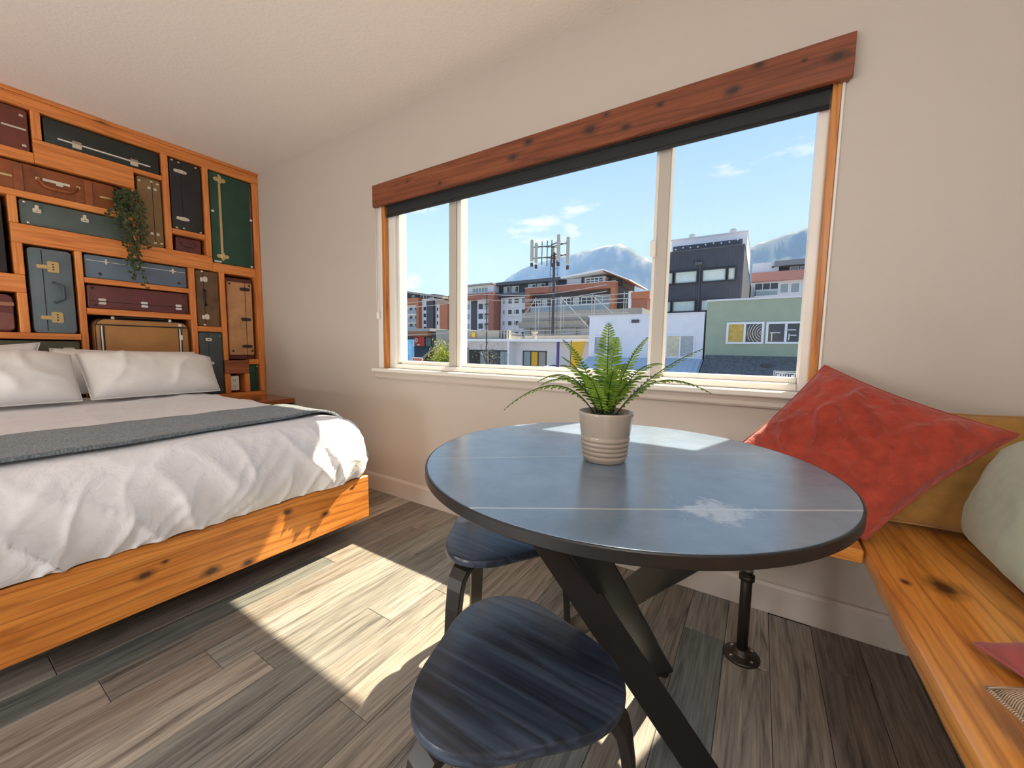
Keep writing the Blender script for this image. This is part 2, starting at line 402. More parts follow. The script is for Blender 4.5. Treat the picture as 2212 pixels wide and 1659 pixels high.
B('return', -2.150, -2.128, 1.727, 1.744, 1.890, 2.020, W_val, v); B('return', 0.172, 0.194, 1.727, 1.744, 1.890, 2.020, W_val, v)
M_blind = plain('charcoal blind', (0.022, 0.024, 0.026), 0.75, bmp=0.2, bscale=500)
v = thing('roller_blind', 'rolled-up charcoal roller blind tucked under the cedar board', 'blind', (-0.97, 1.757, 1.838))
MB().tube([(-2.08, 1.757, 1.905), (0.150, 1.757, 1.905)], 0.0165, 16).build('roll', M_blind, v, True)
B('fabric', -2.08, 0.150, 1.7555, 1.7585, 1.836, 1.90, M_blind, v)
MB().tube([(-2.08, 1.757, 1.833), (0.150, 1.757, 1.833)], 0.008, 10).build('hem_bar', M_blind, v, True)
v = thing('blind_chain', 'white bead chain loop of the blind hanging beside the window', 'chain', (-2.135, 1.722, 1.18))
M_chain = plain('white plastic', (0.82, 0.80, 0.78), 0.4)
pts = [(-2.148, 1.722, 1.89), (-2.148, 1.722, 1.30), (-2.146, 1.722, 1.215), (-2.139, 1.722, 1.195), (-2.132, 1.722, 1.215), (-2.130, 1.722, 1.30), (-2.130, 1.722, 1.89)]
MB().tube(pts, 0.0022, 6).build('chain', M_chain, v, True)
B('tensioner', -2.150, -2.128, 1.715, 1.736, 1.18, 1.225, M_chain, v, .004)

# fill lamps added behind the camera to brighten the room, out of view
M_lampw = plain('added lamp base', (0.8, 0.8, 0.78), 0.4)
def m_globe():
    m, t, p = nodes('added lamp glass'); p.inputs['Base Color'].default_value = (0.9, 0.88, 0.84, 1); p.inputs['Roughness'].default_value = 0.3
    p.inputs['Emission Color'].default_value = (1.0, 0.93, 0.84, 1); p.inputs['Emission Strength'].default_value = 6.0; return m
M_globe = m_globe()
FILL_COL = (0.945, 0.975, 1.0)
def added_globe_lamp(x, y, z, r_, label, watts, hung):
    v = thing('added_pendant_lamp' if hung else 'added_floor_lamp', label, 'lamp', (x, y, z-r_ if hung else 0.0))
    MB().lathe([(.01, -r_)]+[(r_*math.sin(a), -r_*math.cos(a)) for a in [PI*k/14 for k in range(1, 14)]]+[(.01, r_)], (x, y, z), 28).build('globe', M_globe, v, True)
    if hung:
        MB().tube([(x, y, z+r_), (x, y, 2.41)], .004, 8).build('cord', M_lampw, v); MB().lathe([(.05, 0), (.05, .025)], (x, y, 2.411), 20).build('canopy', M_lampw, v)
    else:
        MB().lathe([(.13, 0), (.13, .015), (.02, .03), (.02, z-r_+.01)], (x, y, 0), 28).build('stand', M_lampw, v)
    ld = bpy.data.lights.new('added_fill_light', 'POINT'); ld.energy = watts; ld.shadow_soft_size = r_+.02; ld.color = FILL_COL
    lo = bpy.data.objects.new('added_fill_light', ld); COL.objects.link(lo); lo.location = (x, y, z)
added_globe_lamp(.50, -.95, 1.95, .16, 'unseen opal globe pendant added as fill light over the near end of the bench', FILL_POWER*.9, True)
added_globe_lamp(-1.15, -1.75, .52, .20, 'unseen low globe floor lamp added as fill light in the middle of the rear of the room', FILL_POWER*1.45, False)
added_globe_lamp(-2.75, -1.75, .52, .20, 'unseen low globe floor lamp added as fill light near the headboard wall', FILL_POWER*1.45, False)

# ------------------------------------------------------------------ headboard shelving: every board is a part
XF = -3.68                                     # front plane of the boards
hb = thing('headboard_shelving', 'floor-to-ceiling cedar shelving frame behind the bed holding old suitcases', 'headboard', (XF-.09, 0.52, 0.0))
B('back_panel', XW+.001, XW+.018, -.72, YN-.001, .10, 2.435, M_dark, hb)
def rail(y0, y1, z0, z1, dx=0.0, nm='rail'): B(nm, XF-.165, XF+dx, y0+.0004, y1-.0004, z0, z1, W_beam[1] if (y1-y0) > (z1-z0) else W_beam[2], hb, .0025)
HY0 = -.72
RAILS = [(HY0, 1.744, 2.348, 2.412), (HY0, 1.744, .10, .13),
 (HY0, 1.744, .562, .596), (.405, 1.39, 1.574, 1.684), (1.39, 1.697, 1.57, 1.642), (1.147, 1.352, 1.803, 1.841),
 (.519, .957, 2.05, 2.189), (HY0, .519, 2.047, 2.105), (.957, 1.108, 2.16, 2.1895),
 (HY0, .936, 1.836, 1.874), (HY0, .443, 1.287, 1.39), (HY0, .648, 1.014, 1.052),
 (.682, 1.228, 1.382, 1.416), (.682, 1.228, 1.182, 1.221), (1.268, 1.43, 1.096, 1.138), (1.617, 1.697, .83, .874)]
POSTS = [(1.698, 1.744, .597, 2.347), (1.353, 1.389, 1.685, 2.347), (1.109, 1.146, 1.685, 2.347), (.519, .557, 2.190, 2.347),
 (.936, .966, 1.685, 2.049), (.403, .438, 1.685, 1.835), (.405, .444, 1.053, 1.286), (.405, .444, 1.391, 1.573), (.649, .681, .597, 1.573),
 (1.229, 1.267, .597, 1.573), (1.431, 1.466, .869, 1.573), (1.432, 1.473, .597, .755), (1.577, 1.617, .597, .755),
 (HY0+.001, HY0+.04, .131, 2.347), (-.06, -.022, 1.053, 2.046), (-.06, -.022, 2.106, 2.347), (1.0, 1.04, .131, .561), (.0, .04, .131, .561)]
for q in RAILS: rail(*q)
for q in POSTS: rail(*q, nm='post')
rail(HY0, 1.744, 2.413, 2.436, .006, 'cornice')
B('cedar_block', XF-.12, XF-.001, 1.434, 1.616, .757, .868, W_block, hb, .002)
rail(1.618, 1.697, .597, .829, -.16, 'backing')

def leather(name, col, rough=0.5, var=0.22, bmp=0.35, sc_=260):
    m, t, p = nodes(name)
    n = N(t, 'ShaderNodeTexNoise', Scale=9, Detail=6, Roughness=0.65); t.links.new(position(t), n.inputs['Vector'])
    t.links.new(ramp(t, n.outputs[0], [(0.28, tuple(x*(1-var*1.3) for x in col)), (0.5, col), (0.75, tuple(min(1, x*(1+var)) for x in col))]), p.inputs['Base Color'])
    p.inputs['Roughness'].default_value = rough
    a = N(t, 'ShaderNodeTexNoise', Scale=sc_, Detail=2); t.links.new(position(t, rnd=False), a.inputs['Vector'])
    bump(t, p, a.outputs[0], bmp, 0.002)
    return m
def rrect(y0, y1, z0, z1, r, n=5):
    r = min(r, (y1-y0)/2-.001, (z1-z0)/2-.001); o = []
    for cy, cz, a0 in ((y1-r, z1-r, 0), (y0+r, z1-r, PI/2), (y0+r, z0+r, PI), (y1-r, z0+r, 1.5*PI)):
        for k in range(n+1):
            a = a0 + PI/2*k/n; o.append((cy+r*math.cos(a), cz+r*math.sin(a)))
    return o
def slab(y0, y1, z0, z1, xb, xf, r=.012, bv=.005):
    rings = []
    for d, x in ((bv, xb), (0, xb+bv), (0, xf-bv), (bv*.3, xf-bv*.3), (bv, xf)):
        rings.append([(x, y, z) for y, z in rrect(y0+d, y1-d, z0+d, z1-d, max(r-d, .0015))])
    return MB().rings(rings)
GRP = 'old suitcases set into the cedar shelving'
def case(name, label, cat, y0, y1, z0, z1, mat, rec=.014, depth=.13, r=.014, gap=.007, floor_gap=.0005):
    """rec: how far the face stands behind the board fronts; the case rests on the rail below it"""
    y0 += gap; y1 -= gap; z1 -= gap; z0 += floor_gap
    t = thing(name, label, cat, (XF-rec-depth/2, (y0+y1)/2, z0), GRP)
    autosmooth(slab(y0, y1, z0, z1, XF-rec-depth, XF-rec, r, .005).build('body', mat, t))
    WL[t, 'f'] = XF-rec; WL[t, 'b'] = (y0, y1, z0, z1)
    return t
def plate(t, nm, y, z, wy, wz, mat, d=.004, r=.003, x=None, parent=None):
    xf = WL[t, 'f'] if x is None else x
    return slab(y-wy/2, y+wy/2, z-wz/2, z+wz/2, xf-.001, xf+d, r, .001).build(nm, mat, parent or t)
def seam(t, a, b, vertical, at, mat=M_dark, wd=.003):
    xf = WL[t, 'f']
    if vertical: return B('seam', xf-.001, xf+.0012, at-wd/2, at+wd/2, a, b, mat, t)
    return B('seam', xf-.001, xf+.0012, a, b, at-wd/2, at+wd/2, mat, t)
def hasp(t, y, z, vert, mat, s=1.0):
    """lock plate with a hinged tongue; vert: seam runs vertically, so the hasp spans it sideways"""
    xf = WL[t, 'f']
    if vert:
        o = plate(t, 'latch', y+.012*s, z, .030*s, .036*s, mat, .005, .005)
        plate(t, 'tongue', y-.014*s, z+.0*s, .026*s, .014*s, mat, .008, .004, parent=o)
        plate(t, 'keyhole', y+.014*s, z+.008*s, .005, .006, M_iron, .0065, .002, parent=o)
    else:
        o = plate(t, 'latch', y, z-.010*s, .036*s, .026*s, mat, .005, .005)
        plate(t, 'tongue', y, z+.012*s, .016*s, .024*s, mat, .008, .004, parent=o)
        plate(t, 'keyhole', y, z-.012*s, .006, .005, M_iron, .0065, .002, parent=o)
    return o
def stud(t, y, z, mat=M_iron, r=.006):
    xf = WL[t, 'f']
    rg = [[(xf+h, y+q*r*math.cos(2*PI*k/10), z+q*r*math.sin(2*PI*k/10)) for k in range(10)] for h, q in ((-.001, 1), (.001, 1), (.003, .75), (.004, .3))]
    return MB().rings(rg).build('stud', mat, t, True)
def handle(t, ya, za, yb, zb, out, bow, mat, r=.006, fit=None):
    """grip between two anchor points, standing out by 'out', sagging sideways by the (y,z) vector 'bow'"""
    xf = WL[t, 'f']; pts = []
    for k in range(13):
        u = k/12; s = min(1, math.sin(PI*u)*1.7)
        pts.append((xf+.003+out*s, lerp(ya, yb, u)+bow[0]*s, lerp(za, zb, u)+bow[1]*s))
    rr = [r*(.6 + .4*min(1, math.sin(PI*k/12)*1.6)) for k in range(13)]
    h = MB().tube(pts, rr, 8).build('handle', mat, t, True)
    for y, z in ((ya, za), (yb, zb)): plate(t, 'handle_mount', y, z, .018, .018, fit or mat, .006, .006, parent=h)
    return h

L_ox = leather('oxblood leather', (0.17, 0.045, 0.028)); L_tan = leather('saddle leather', (0.27, 0.075, 0.022), var=.3)
L_blk = leather('black fibre', (0.022, 0.022, 0.024), .5); L_dkg = leather('dark green black', (0.020, 0.028, 0.024), .4)
L_grn = leather('forest green canvas', (0.020, 0.070, 0.045), .6, .15); L_gry = leather('slate green vinyl', (0.085, 0.115, 0.105), .5, .12)
L_blu = leather('blue grey vinyl', (0.115, 0.155, 0.175), .5, .1); L_blu2 = leather('steel blue vinyl', (0.115, 0.160, 0.215), .45, .1)
L_mar = leather('maroon vinyl', (0.13, 0.035, 0.034), .38, .18); L_olv = leather('olive tan fibre', (0.235, 0.145, 0.062), .6, .18)
L_brn = leather('dusty brown canvas', (0.15, 0.085, 0.042), .7, .25); L_car = leather('caramel canvas', (0.42, 0.20, 0.062), .6, .1)
L_raw = leather('scuffed rawhide', (0.52, 0.27, 0.12), .6, .22); L_slt = leather('slate grey canvas', (0.062, 0.080, 0.088), .6, .12)
L_mos = leather('moss vinyl', (0.085, 0.085, 0.045), .5, .15)
M_silver = plain('aluminium strip', (0.85, 0.83, 0.78), .3, .6); M_blktrim = plain('black piping', (0.012, 0.012, 0.012), .5)

# A: oxblood case at the ceiling, over the long leather bag
t = case('suitcase', 'oxblood leather suitcase with small metal corner clips under the ceiling rail', 'suitcase', .0, .517, 2.107, 2.346, L_ox, gap=.009)
plate(t, 'strap_end', .455, 2.225, .09, .010, M_nickel); plate(t, 'corner_clip', .485, 2.30, .016, .012, M_nickel); plate(t, 'corner_clip', .487, 2.135, .016, .012, M_nickel); plate(t, 'corner_clip', .03, 2.30, .016, .012, M_nickel)
# B: dark case with aluminium strip
t = case('suitcase', 'long black-green suitcase with a bright aluminium strip and two clasps', 'suitcase', .558, 1.107, 2.190, 2.346, L_dkg, gap=.008)
plate(t, 'edge_strip', .835, 2.232, .43, .009, M_silver, .006)
for y in (.70, .965):
    o = plate(t, 'clasp', y, 2.226, .040, .042, M_nickel, .009); plate(t, 'clasp_cover', y, 2.240, .040, .014, plain('clasp cover', (.36, .29, .24), .4, .5), .013, parent=o)
# C: long saddle leather bag
t = case('travel_bag', 'long saddle-brown leather travel bag with curved handle and two straps', 'bag', -.02, .868, 1.875, 2.045, L_tan, rec=.012, r=.02, gap=.012)
WL[t, 'b'] = WL[t, 'b']
for y in (.453, .735): plate(t, 'strap', y, 1.950, .034, .150, L_tan, .008, .004)
for y in (.40, .815):
    plate(t, 'buckle', y, 1.945, .062, .012, M_brass, .006)
handle(t, .525, 1.965, .69, 1.967, .018, (0, -.045), L_tan, .009, M_brass)
plate(t, 'lock_plate', .60, 1.967, .11, .016, M_nickel, .006); plate(t, 'lock_plate', .612, 1.960, .03, .026, M_nickel, .008)
# D: olive tan upright
t = case('suitcase', 'upright olive-tan fibre suitcase with four small nickel catches', 'suitcase', .966, 1.107, 1.686, 2.158, L_olv)
seam(t, 1.70, 2.14, True, 1.052)
for z in (2.085, 1.775):
    for y in (1.035, 1.068): plate(t, 'catch', y, z, .018, .018, M_nickel, .005, .008)
for y, z in ((1.05, 2.132), (1.082, 2.125), (.985, 2.120), (1.05, 1.712), (1.085, 1.715), (.985, 1.715)): plate(t, 'corner_clip', y, z, .014, .012, M_nickel)
# E: black upright
t = case('suitcase', 'upright black fibre suitcase with two oval nickel clasps', 'suitcase', 1.147, 1.351, 1.842, 2.346, L_blk, gap=.008)
seam(t, 1.86, 2.33, True, 1.222)
for z in (2.262, 1.925):
    o = plate(t, 'clasp', 1.218, z, .078, .022, M_nickel, .006, .010); plate(t, 'tongue', 1.222, z, .03, .026, M_nickel, .010, .004, parent=o)
for y, z in ((1.172, 2.330), (1.212, 2.325), (1.315, 2.325), (1.180, 1.855), (1.222, 1.858), (1.325, 1.852)): plate(t, 'corner_clip', y, z, .014, .010, M_nickel)
# F: small maroon box
t = case('vanity_case', 'small maroon vanity case with a drooping handle on the short shelf', 'suitcase', 1.165, 1.335, 1.686, 1.800, L_mar, rec=.03)
handle(t, 1.200, 1.762, 1.295, 1.762, .014, (0, -.03), L_mar, .006)
# G: green trunk
t = case('trunk', 'tall forest-green trunk with a brass strip running down its front', 'trunk', 1.391, 1.697, 1.644, 2.346, L_grn, rec=.012, gap=.006)
plate(t, 'edge_strip', 1.462, 2.0, .016, .665, M_brass, .006, .003)
for z in (2.29, 1.70):
    o = plate(t, 'clasp', 1.464, z, .082, .030, M_brass, .010, .013); plate(t, 'tongue', 1.464, z, .022, .056, M_brass, .014, .004, parent=o)
for y, z in ((1.410, 2.04), (1.683, 2.04)): plate(t, 'side_clip', y, z, .018, .016, M_silver, .008)
plate(t, 'corner_clip', 1.43, 1.657, .05, .012, M_silver); plate(t, 'corner_clip', 1.675, 1.657, .018, .014, M_silver)
plate(t, 'binding', 1.683, 2.0, .007, .60, leather('mauve binding', (.16, .08, .09), .6), .004)
# H: slate green
t = case('suitcase', 'slate-green vinyl suitcase with two nickel draw catches, partly behind the trailing plant', 'suitcase', .439, .935, 1.686, 1.834, L_gry, gap=.006)
for y in (.512, .708): hasp(t, y, 1.785, False, M_nickel, .95)
for y, z in ((.466, 1.815), (.475, 1.70)): stud(t, y, z, M_nickel, .007)
# I: black textured at the left
t = case('suitcase', 'black pebbled suitcase standing beside the slate-green one', 'suitcase', .10, .402, 1.392, 1.833, L_blk, rec=.02, gap=.02)
seam(t, 1.42, 1.80, True, .26); hasp(t, .26, 1.72, True, M_nickel); hasp(t, .26, 1.49, True, M_nickel)
# J: blue grey upright with handle
t = case('suitcase', 'upright blue-grey suitcase with curved handle and two large brass locks', 'suitcase', .447, .647, 1.053, 1.572, L_blu, gap=.012, r=.02)
seam(t, 1.066, 1.55, True, .513)
for z in (1.455, 1.150):
    o = plate(t, 'lock', .556, z, .048, .066, M_brass, .006, .008); plate(t, 'tongue', .511, z-.004, .046, .024, M_brass, .009, .008, parent=o)
    for dz in (-.016, 0, .016): plate(t, 'rivet', .556, z+dz, .008, .008, M_iron, .0075, .004, parent=o)
handle(t, .553, 1.362, .553, 1.243, .02, (.036, 0), leather('navy grip', (.05, .075, .095), .45), .007)
# K: brown bags at lower left
t = case('travel_bag', 'brown leather bag with a pale stripe on the lower shelf beside the blue-grey case', 'bag', .15, .404, 1.053, 1.284, L_mar, rec=.02, r=.03, gap=.014)
plate(t, 'stripe', .28, 1.215, .225, .022, leather('pale stripe', (.30, .14, .07), .6), .004); plate(t, 'pocket', .28, 1.115, .21, .10, leather('rust pocket', (.19, .07, .05), .5), .010, .02)
# L1: steel blue
t = case('suitcase', 'steel-blue suitcase with a cross-shaped catch at each side and plant tips over it', 'suitcase', .683, 1.227, 1.417, 1.573, L_blu2, gap=.008)
seam(t, .70, 1.21, False, 1.530, M_silver)
for y in (.790, 1.138):
    o = plate(t, 'catch', y, 1.530, .034, .008, M_nickel, .006, .003); plate(t, 'tongue', y, 1.530, .009, .034, M_nickel, .008, .003, parent=o)
for y in (.757, 1.172): stud(t, y, 1.448, M_iron, .009)
# L2: maroon
t = case('suitcase', 'glossy maroon suitcase with three pairs of nickel hinges above the headrest case', 'suitcase', .683, 1.227, 1.222, 1.381, L_mar, gap=.008)
seam(t, .70, 1.21, False, 1.270)
for y in (.758, .968, 1.160):
    for z in (1.281, 1.258): plate(t, 'hinge', y, z, .036, .017, M_nickel, .005, .006)
for y, z in ((.715, 1.352), (.725, 1.243), (1.195, 1.357), (1.200, 1.240)): stud(t, y, z, M_iron, .009)
# L3: caramel with black trim
t = case('suitcase', 'caramel canvas suitcase with black piping and zips, right behind the pillows', 'suitcase', .700, 1.222, .597, 1.168, L_car, rec=.01, r=.06, gap=.008)
for y in (.745, 1.158):
    plate(t, 'trim_strip', y, .86, .022, .50, M_blktrim, .004, .003); plate(t, 'zip', y-.002, .86, .008, .50, M_silver, .007, .003)
plate(t, 'trim_band', .96, 1.118, .50, .008, M_blktrim, .005, .002)
xf = WL[t, 'f']; rr_ = [(xf-.004, y, z) for y, z in rrect(.714, 1.208, .604, 1.156, .055)]
MB().tube(rr_+[rr_[0]], .005, 6).build('piping', M_blktrim, t, True)
plate(t, 'buckle', 1.158, 1.135, .02, .02, M_nickel, .008); plate(t, 'buckle', 1.160, 1.045, .02, .036, M_nickel, .010)
handle(t, .80, 1.165, 1.10, 1.165, .006, (0, .006), M_blktrim, .005, M_nickel)
# M: moss green low left
t = case('suitcase', 'moss-green suitcase low behind the pillows with oval catches', 'suitcase', .0, .648, .60, 1.012, L_mos)
for y in (.36, .43, .592): plate(t, 'catch', y, .955, .05 if y > .5 else .02, .018, M_nickel, .006, .008)
# N: brown with black handle
t = case('suitcase', 'narrow brown canvas suitcase with black grip and two white clasps', 'suitcase', 1.268, 1.430, 1.139, 1.572, L_brn)
seam(t, 1.15, 1.56, True, 1.325)
handle(t, 1.328, 1.418, 1.332, 1.302, .02, (-.012, 0), M_blktrim, .008)
for z in (1.502, 1.212):
    o = plate(t, 'clasp', 1.335, z, .030, .042, M_nickel, .006, .012); plate(t, 'tongue', 1.310, z-.004, .014, .032, M_nickel, .008, .006, parent=o)
for z in (1.560, 1.150): plate(t, 'corner_clip', 1.318, z, .016, .012, M_nickel)
# O: slate
t = case('suitcase', 'slate-grey canvas suitcase standing behind the pillow end beside the socket', 'suitcase', 1.269, 1.430, .597, 1.094, L_slt, rec=.008, gap=.004)
seam(t, .61, 1.08, True, 1.335)
plate(t, 'catch', 1.335, 1.035, .040, .024, M_nickel, .006, .008); plate(t, 'keyhole', 1.335, 1.035, .014, .008, M_iron, .0075, .003)
plate(t, 'catch', 1.345, .848, .036, .022, M_nickel, .006, .004)
for y, z in ((1.413, 1.065), (1.413, .625)): stud(t, y, z, M_nickel, .004)
# P: rawhide panel case
t = case('suitcase', 'scuffed pale rawhide suitcase with dark strap hinges beside the corner post', 'suitcase', 1.467, 1.690, .875, 1.562, L_mar, rec=.045, gap=.012, depth=.10)
o = slab(1.485, 1.672, .912, 1.515, WL[t, 'f']-.01, WL[t, 'f']+.020, .01, .005).build('front_panel', L_raw, t)
WL[t, 'f'] += .020
seam(t, .875, 1.54, True, 1.618)
for z in (1.462, 1.212, .985):
    h_ = plate(t, 'strap_hinge', 1.618, z, .076, .026, M_iron, .006, .012); plate(t, 'hinge_pin', 1.618, z, .012, .03, M_iron, .010, .004, parent=h_)
for y, z in ((1.506, 1.497), (1.652, 1.497), (1.510, .945), (1.655, .945)): stud(t, y, z, M_iron, .009)
# Q: small green
t = case('suitcase', 'small dark-green case wedged in the lowest niche by the corner post', 'suitcase', 1.618, 1.697, .597, .829, L_grn, rec=.02, gap=.004, depth=.10)
plate(t, 'corner_clip', 1.685, .812, .012, .012, M_nickel); seam(t, .605, .82, True, 1.67)
# R: socket
t = thing('wall_socket', 'white double power socket in the small niche under the red cedar block', 'socket', (XF-.06, 1.507, .62))
M_sock = plain('ivory plastic', (0.80, 0.76, 0.68), .35)
slab(1.474, 1.542, .615, .735, XF-.165, XF-.025, .006, .003).build('plate', M_sock, t)
for z in (.652, .700):
    o = slab(1.490, 1.526, z-.019, z+.019, XF-.03, XF-.022, .012, .001).build('outlet', M_sock, t)
    for y in (1.500, 1.515): B('slot', XF-.024, XF-.0214, y-.002, y+.002, z-.002, z+.009, M_iron, o)
    slab(1.504, 1.512, z-.013, z-.006, XF-.024, XF-.0214, .003, .0005).build('slot', M_iron, o)
# beyond the left picture edge the shelving goes on
for args in (('suitcase', 'black trunk in the top row at the far end of the shelving', 'suitcase', -.67, -.06, 2.107, 2.346, L_blk),
             ('suitcase', 'slate suitcase in the second row at the far end of the shelving', 'suitcase', -.67, -.06, 1.875, 2.045, L_slt),
             ('suitcase', 'maroon suitcase in the middle row at the far end of the shelving', 'suitcase', -.66, -.07, 1.392, 1.833, L_mar),
             ('suitcase', 'caramel suitcase in the lower row at the far end of the shelving', 'suitcase', -.66, -.07, 1.053, 1.284, L_car)):
    t = case(*args); y0, y1, z0, z1 = WL[t, 'b']
    seam(t, y0+.02, y1-.02, False, z0+(z1-z0)*.6); hasp(t, lerp(y0, y1, .25), z0+(z1-z0)*.6, False, M_nickel); hasp(t, lerp(y0, y1, .75), z0+(z1-z0)*.6, False, M_nickel)
    handle(t, lerp(y0, y1, .4), z0+(z1-z0)*.5, lerp(y0, y1, .6), z0+(z1-z0)*.5, .02, (0, -.02), M_blktrim)

# ------------------------------------------------------------------ bed
BX0, BX1, BY0, BY1 = -3.655, -1.66, -.28, 1.26
bed = thing('platform_bed', 'floating platform bed with a wide knotty fir board along its foot', 'bed', (-2.65, .49, 0.0))
B('foot_board', BX1-.038, BX1, BY0, BY1, .122, .340, W_foot, bed, .004)
W_side = wood('fir side', 0, (0.36, 0.11, 0.02), (0.55, 0.21, 0.04), (0.66, 0.29, 0.07), rough=0.4, knots=0.06)
B('side_board', BX0, BX1-.040, BY1-.038, BY1, .122, .338, W_side, bed, .004)
B('side_board', BX0, BX1-.040, BY0, BY0+.038, .122, .338, W_side, bed, .004)
B('slat_deck', BX0, BX1-.040, BY0+.039, BY1-.039, .20, .335, M_dark, bed)
B('plinth', BX0, -2.05, BY0+.30, BY1-.30, 0.0, .199, M_black, bed)

def fbm(p, o=4):
    return noise.fractal(p, 1.0, 2.0, o)
def ridge(p, w_=1.0):
    return 1.0 - abs(noise.noise(p))*2.0
SX0, SX1, SY0, SY1 = -3.62, -1.640, -.295, 1.272         # outer bulge of the made-up bedding
def outline(d, n_per, r):
    """rounded rectangle inset by d, starting at head/left; returns list of (x, y, edge coordinate)"""
    x0, x1, y0, y1 = SX0+d, SX1-d, SY0+d, SY1-d; r = max(r-d*.4, .02); o = []
    segs = [((x1, y0+r), (x1, y1-r)), ((x1-r, y1), (x0+r, y1)), ((x0, y1-r), (x0, y0+r)), ((x0+r, y0), (x1-r, y0))]
    cent = [(x1-r, y1-r, 0), (x0+r, y1-r, PI/2), (x0+r, y0+r, PI), (x1-r, y0+r, 1.5*PI)]
    for (a, b), (cx, cy, a0), m in zip(segs, cent, n_per):
        for k in range(m): o.append((lerp(a[0], b[0], k/m), lerp(a[1], b[1], k/m)))
        for k in range(14):
            an = a0 + PI/2*k/14; o.append((cx+r*math.cos(an), cy+r*math.sin(an)))
    return o
NP = (230, 120, 40, 40)
prof = [(.010, .3425), (.003, .357), (-.006, .385), (-.012, .42), (-.014, .455), (-.010, .49), (-.003, .52), (.007, .55), (.020, .580), (.037, .607), (.060, .630), (.090, .646), (.125, .655), (.165, .659), (.21, .660), (.27, .658), (.34, .654), (.42, .650), (.52, .647), (.64, .645), (.73, .645), (.765, .645)]
# finer rows on the hanging front so folds read
fine = []
for (d0, z0), (d1, z1) in zip(prof[:-1], prof[1:]):
    fine += [(d0, z0), ((d0+d1)/2, (z0+z1)/2)]
fine.append(prof[-1])
rings = []
cx, cy = (SX0+SX1)/2, (SY0+SY1)/2
for d, z in fine:
    rg = []
    for x, y in outline(d, NP, .10):
        p = Vector((x, y, z))
        onfront = max(0.0, min(1.0, (x-(-1.98))/.25)); hang = max(0.0, min(1.0, (.62-z)/.20))
        nrm = Vector((x-cx, (y-cy)*1.28, 0)); nrm = Vector((1, 0, 0)) if nrm.x > abs(nrm.y) else nrm.normalized()
        # folds run down from the edge and lean sideways
        q = Vector((y*5.5 + (z-.5)*4.0 + .8*noise.noise(Vector((y*2.2, z*3, 3.1))), z*1.6, 1.7))
        f1 = ridge(q)**3
        q2 = Vector((y*12 - (z-.5)*9 + .6*noise.noise(Vector((y*4, z*6, 8.1))), z*2.5, 5.2)); f2 = ridge(q2)**4
        amp = (.028*f1 + .012*f2 - .010)*onfront*(.25+.75*hang)
        side = max(0, min(1, (y-1.10)/.12))
        amp += .010*ridge(Vector((x*9, z*3, 2)))**3*side*(.3+.7*hang)
        top = (1-hang)
        dz = top*(.010*ridge(Vector((x*3.0+y*2.2, y*2.6-x*1.2, .3)))**4 + .004*fbm(Vector((x*7, y*7, 1.0))) - .003)
        if -2.30 < x < -1.74 and z > .6: dz = dz*.2 - .006
        hem = max(0, (.37-z)/.04)
        dz += max(0, (.375-z)/.035)*abs(.012*noise.noise(Vector((y*3.1, 7, 1))) + .005*noise.noise(Vector((y*9, 3, 1))))*onfront
        p += nrm*amp; p.z += dz
        rg.append(p)
    rings.append(rg)
M_linen = fabric('white cotton', (0.83, 0.825, 0.85), .03, .8, 700, .42, .1, 9)
mb = MB().rings(rings, caps=False)
n0 = len(rings[0]); mb.f.append(tuple(range((len(rings)-1)*n0, len(rings)*n0)))
setp(mb.build('duvet', M_linen, None, True), 'rumpled white cotton duvet spread over the bed', 'duvet')

# grey knitted throw across the foot of the bed
def knit(name):
    m, t, p = nodes(name)
    n = N(t, 'ShaderNodeTexNoise', Scale=60, Detail=3); t.links.new(position(t), n.inputs['Vector'])
    v = N(t, 'ShaderNodeTexVoronoi', Scale=95); t.links.new(position(t, (1, 1.6, 1), False), v.inputs['Vector'])
    c = ramp(t, n.outputs[0], [(0.3, (0.135, 0.165, 0.185)), (0.7, (0.21, 0.25, 0.275))])
    t.links.new(mixc(t, .8, c, ramp(t, v.outputs['Distance'], [(0.2, (1.1, 1.1, 1.1)), (0.8, (.55, .55, .55))]), 'MULTIPLY'), p.inputs['Base Color'])
    p.inputs['Roughness'].default_value = .95; p.inputs['Sheen Weight'].default_value = .3
    bump(t, p, v.outputs['Distance'], .7, .006); return m
def edge_profile(s):                            # path over the bedding towards the window side; s = metres from y=SY1-.30
    pts = [(SY1-.32, .662), (SY1-.24, .668), (SY1-.19, .670), (SY1-.15, .668), (SY1-.115, .661), (SY1-.08, .648), (SY1-.05, .628), (SY1-.026, .600), (SY1-.008, .565), (SY1+.006, .525), (SY1+.014, .48), (SY1+.018, .43)]
    acc = 0
    for a, b in zip(pts[:-1], pts[1:]):
        L = math.hypot(b[0]-a[0], b[1]-a[1])
        if s <= acc+L: 
            u = (s-acc)/L; return lerp(a[0], b[0], u), lerp(a[1], b[1], u)
        acc += L
    return pts[-1]
mb = MB(); rgs = []
NYT = 150
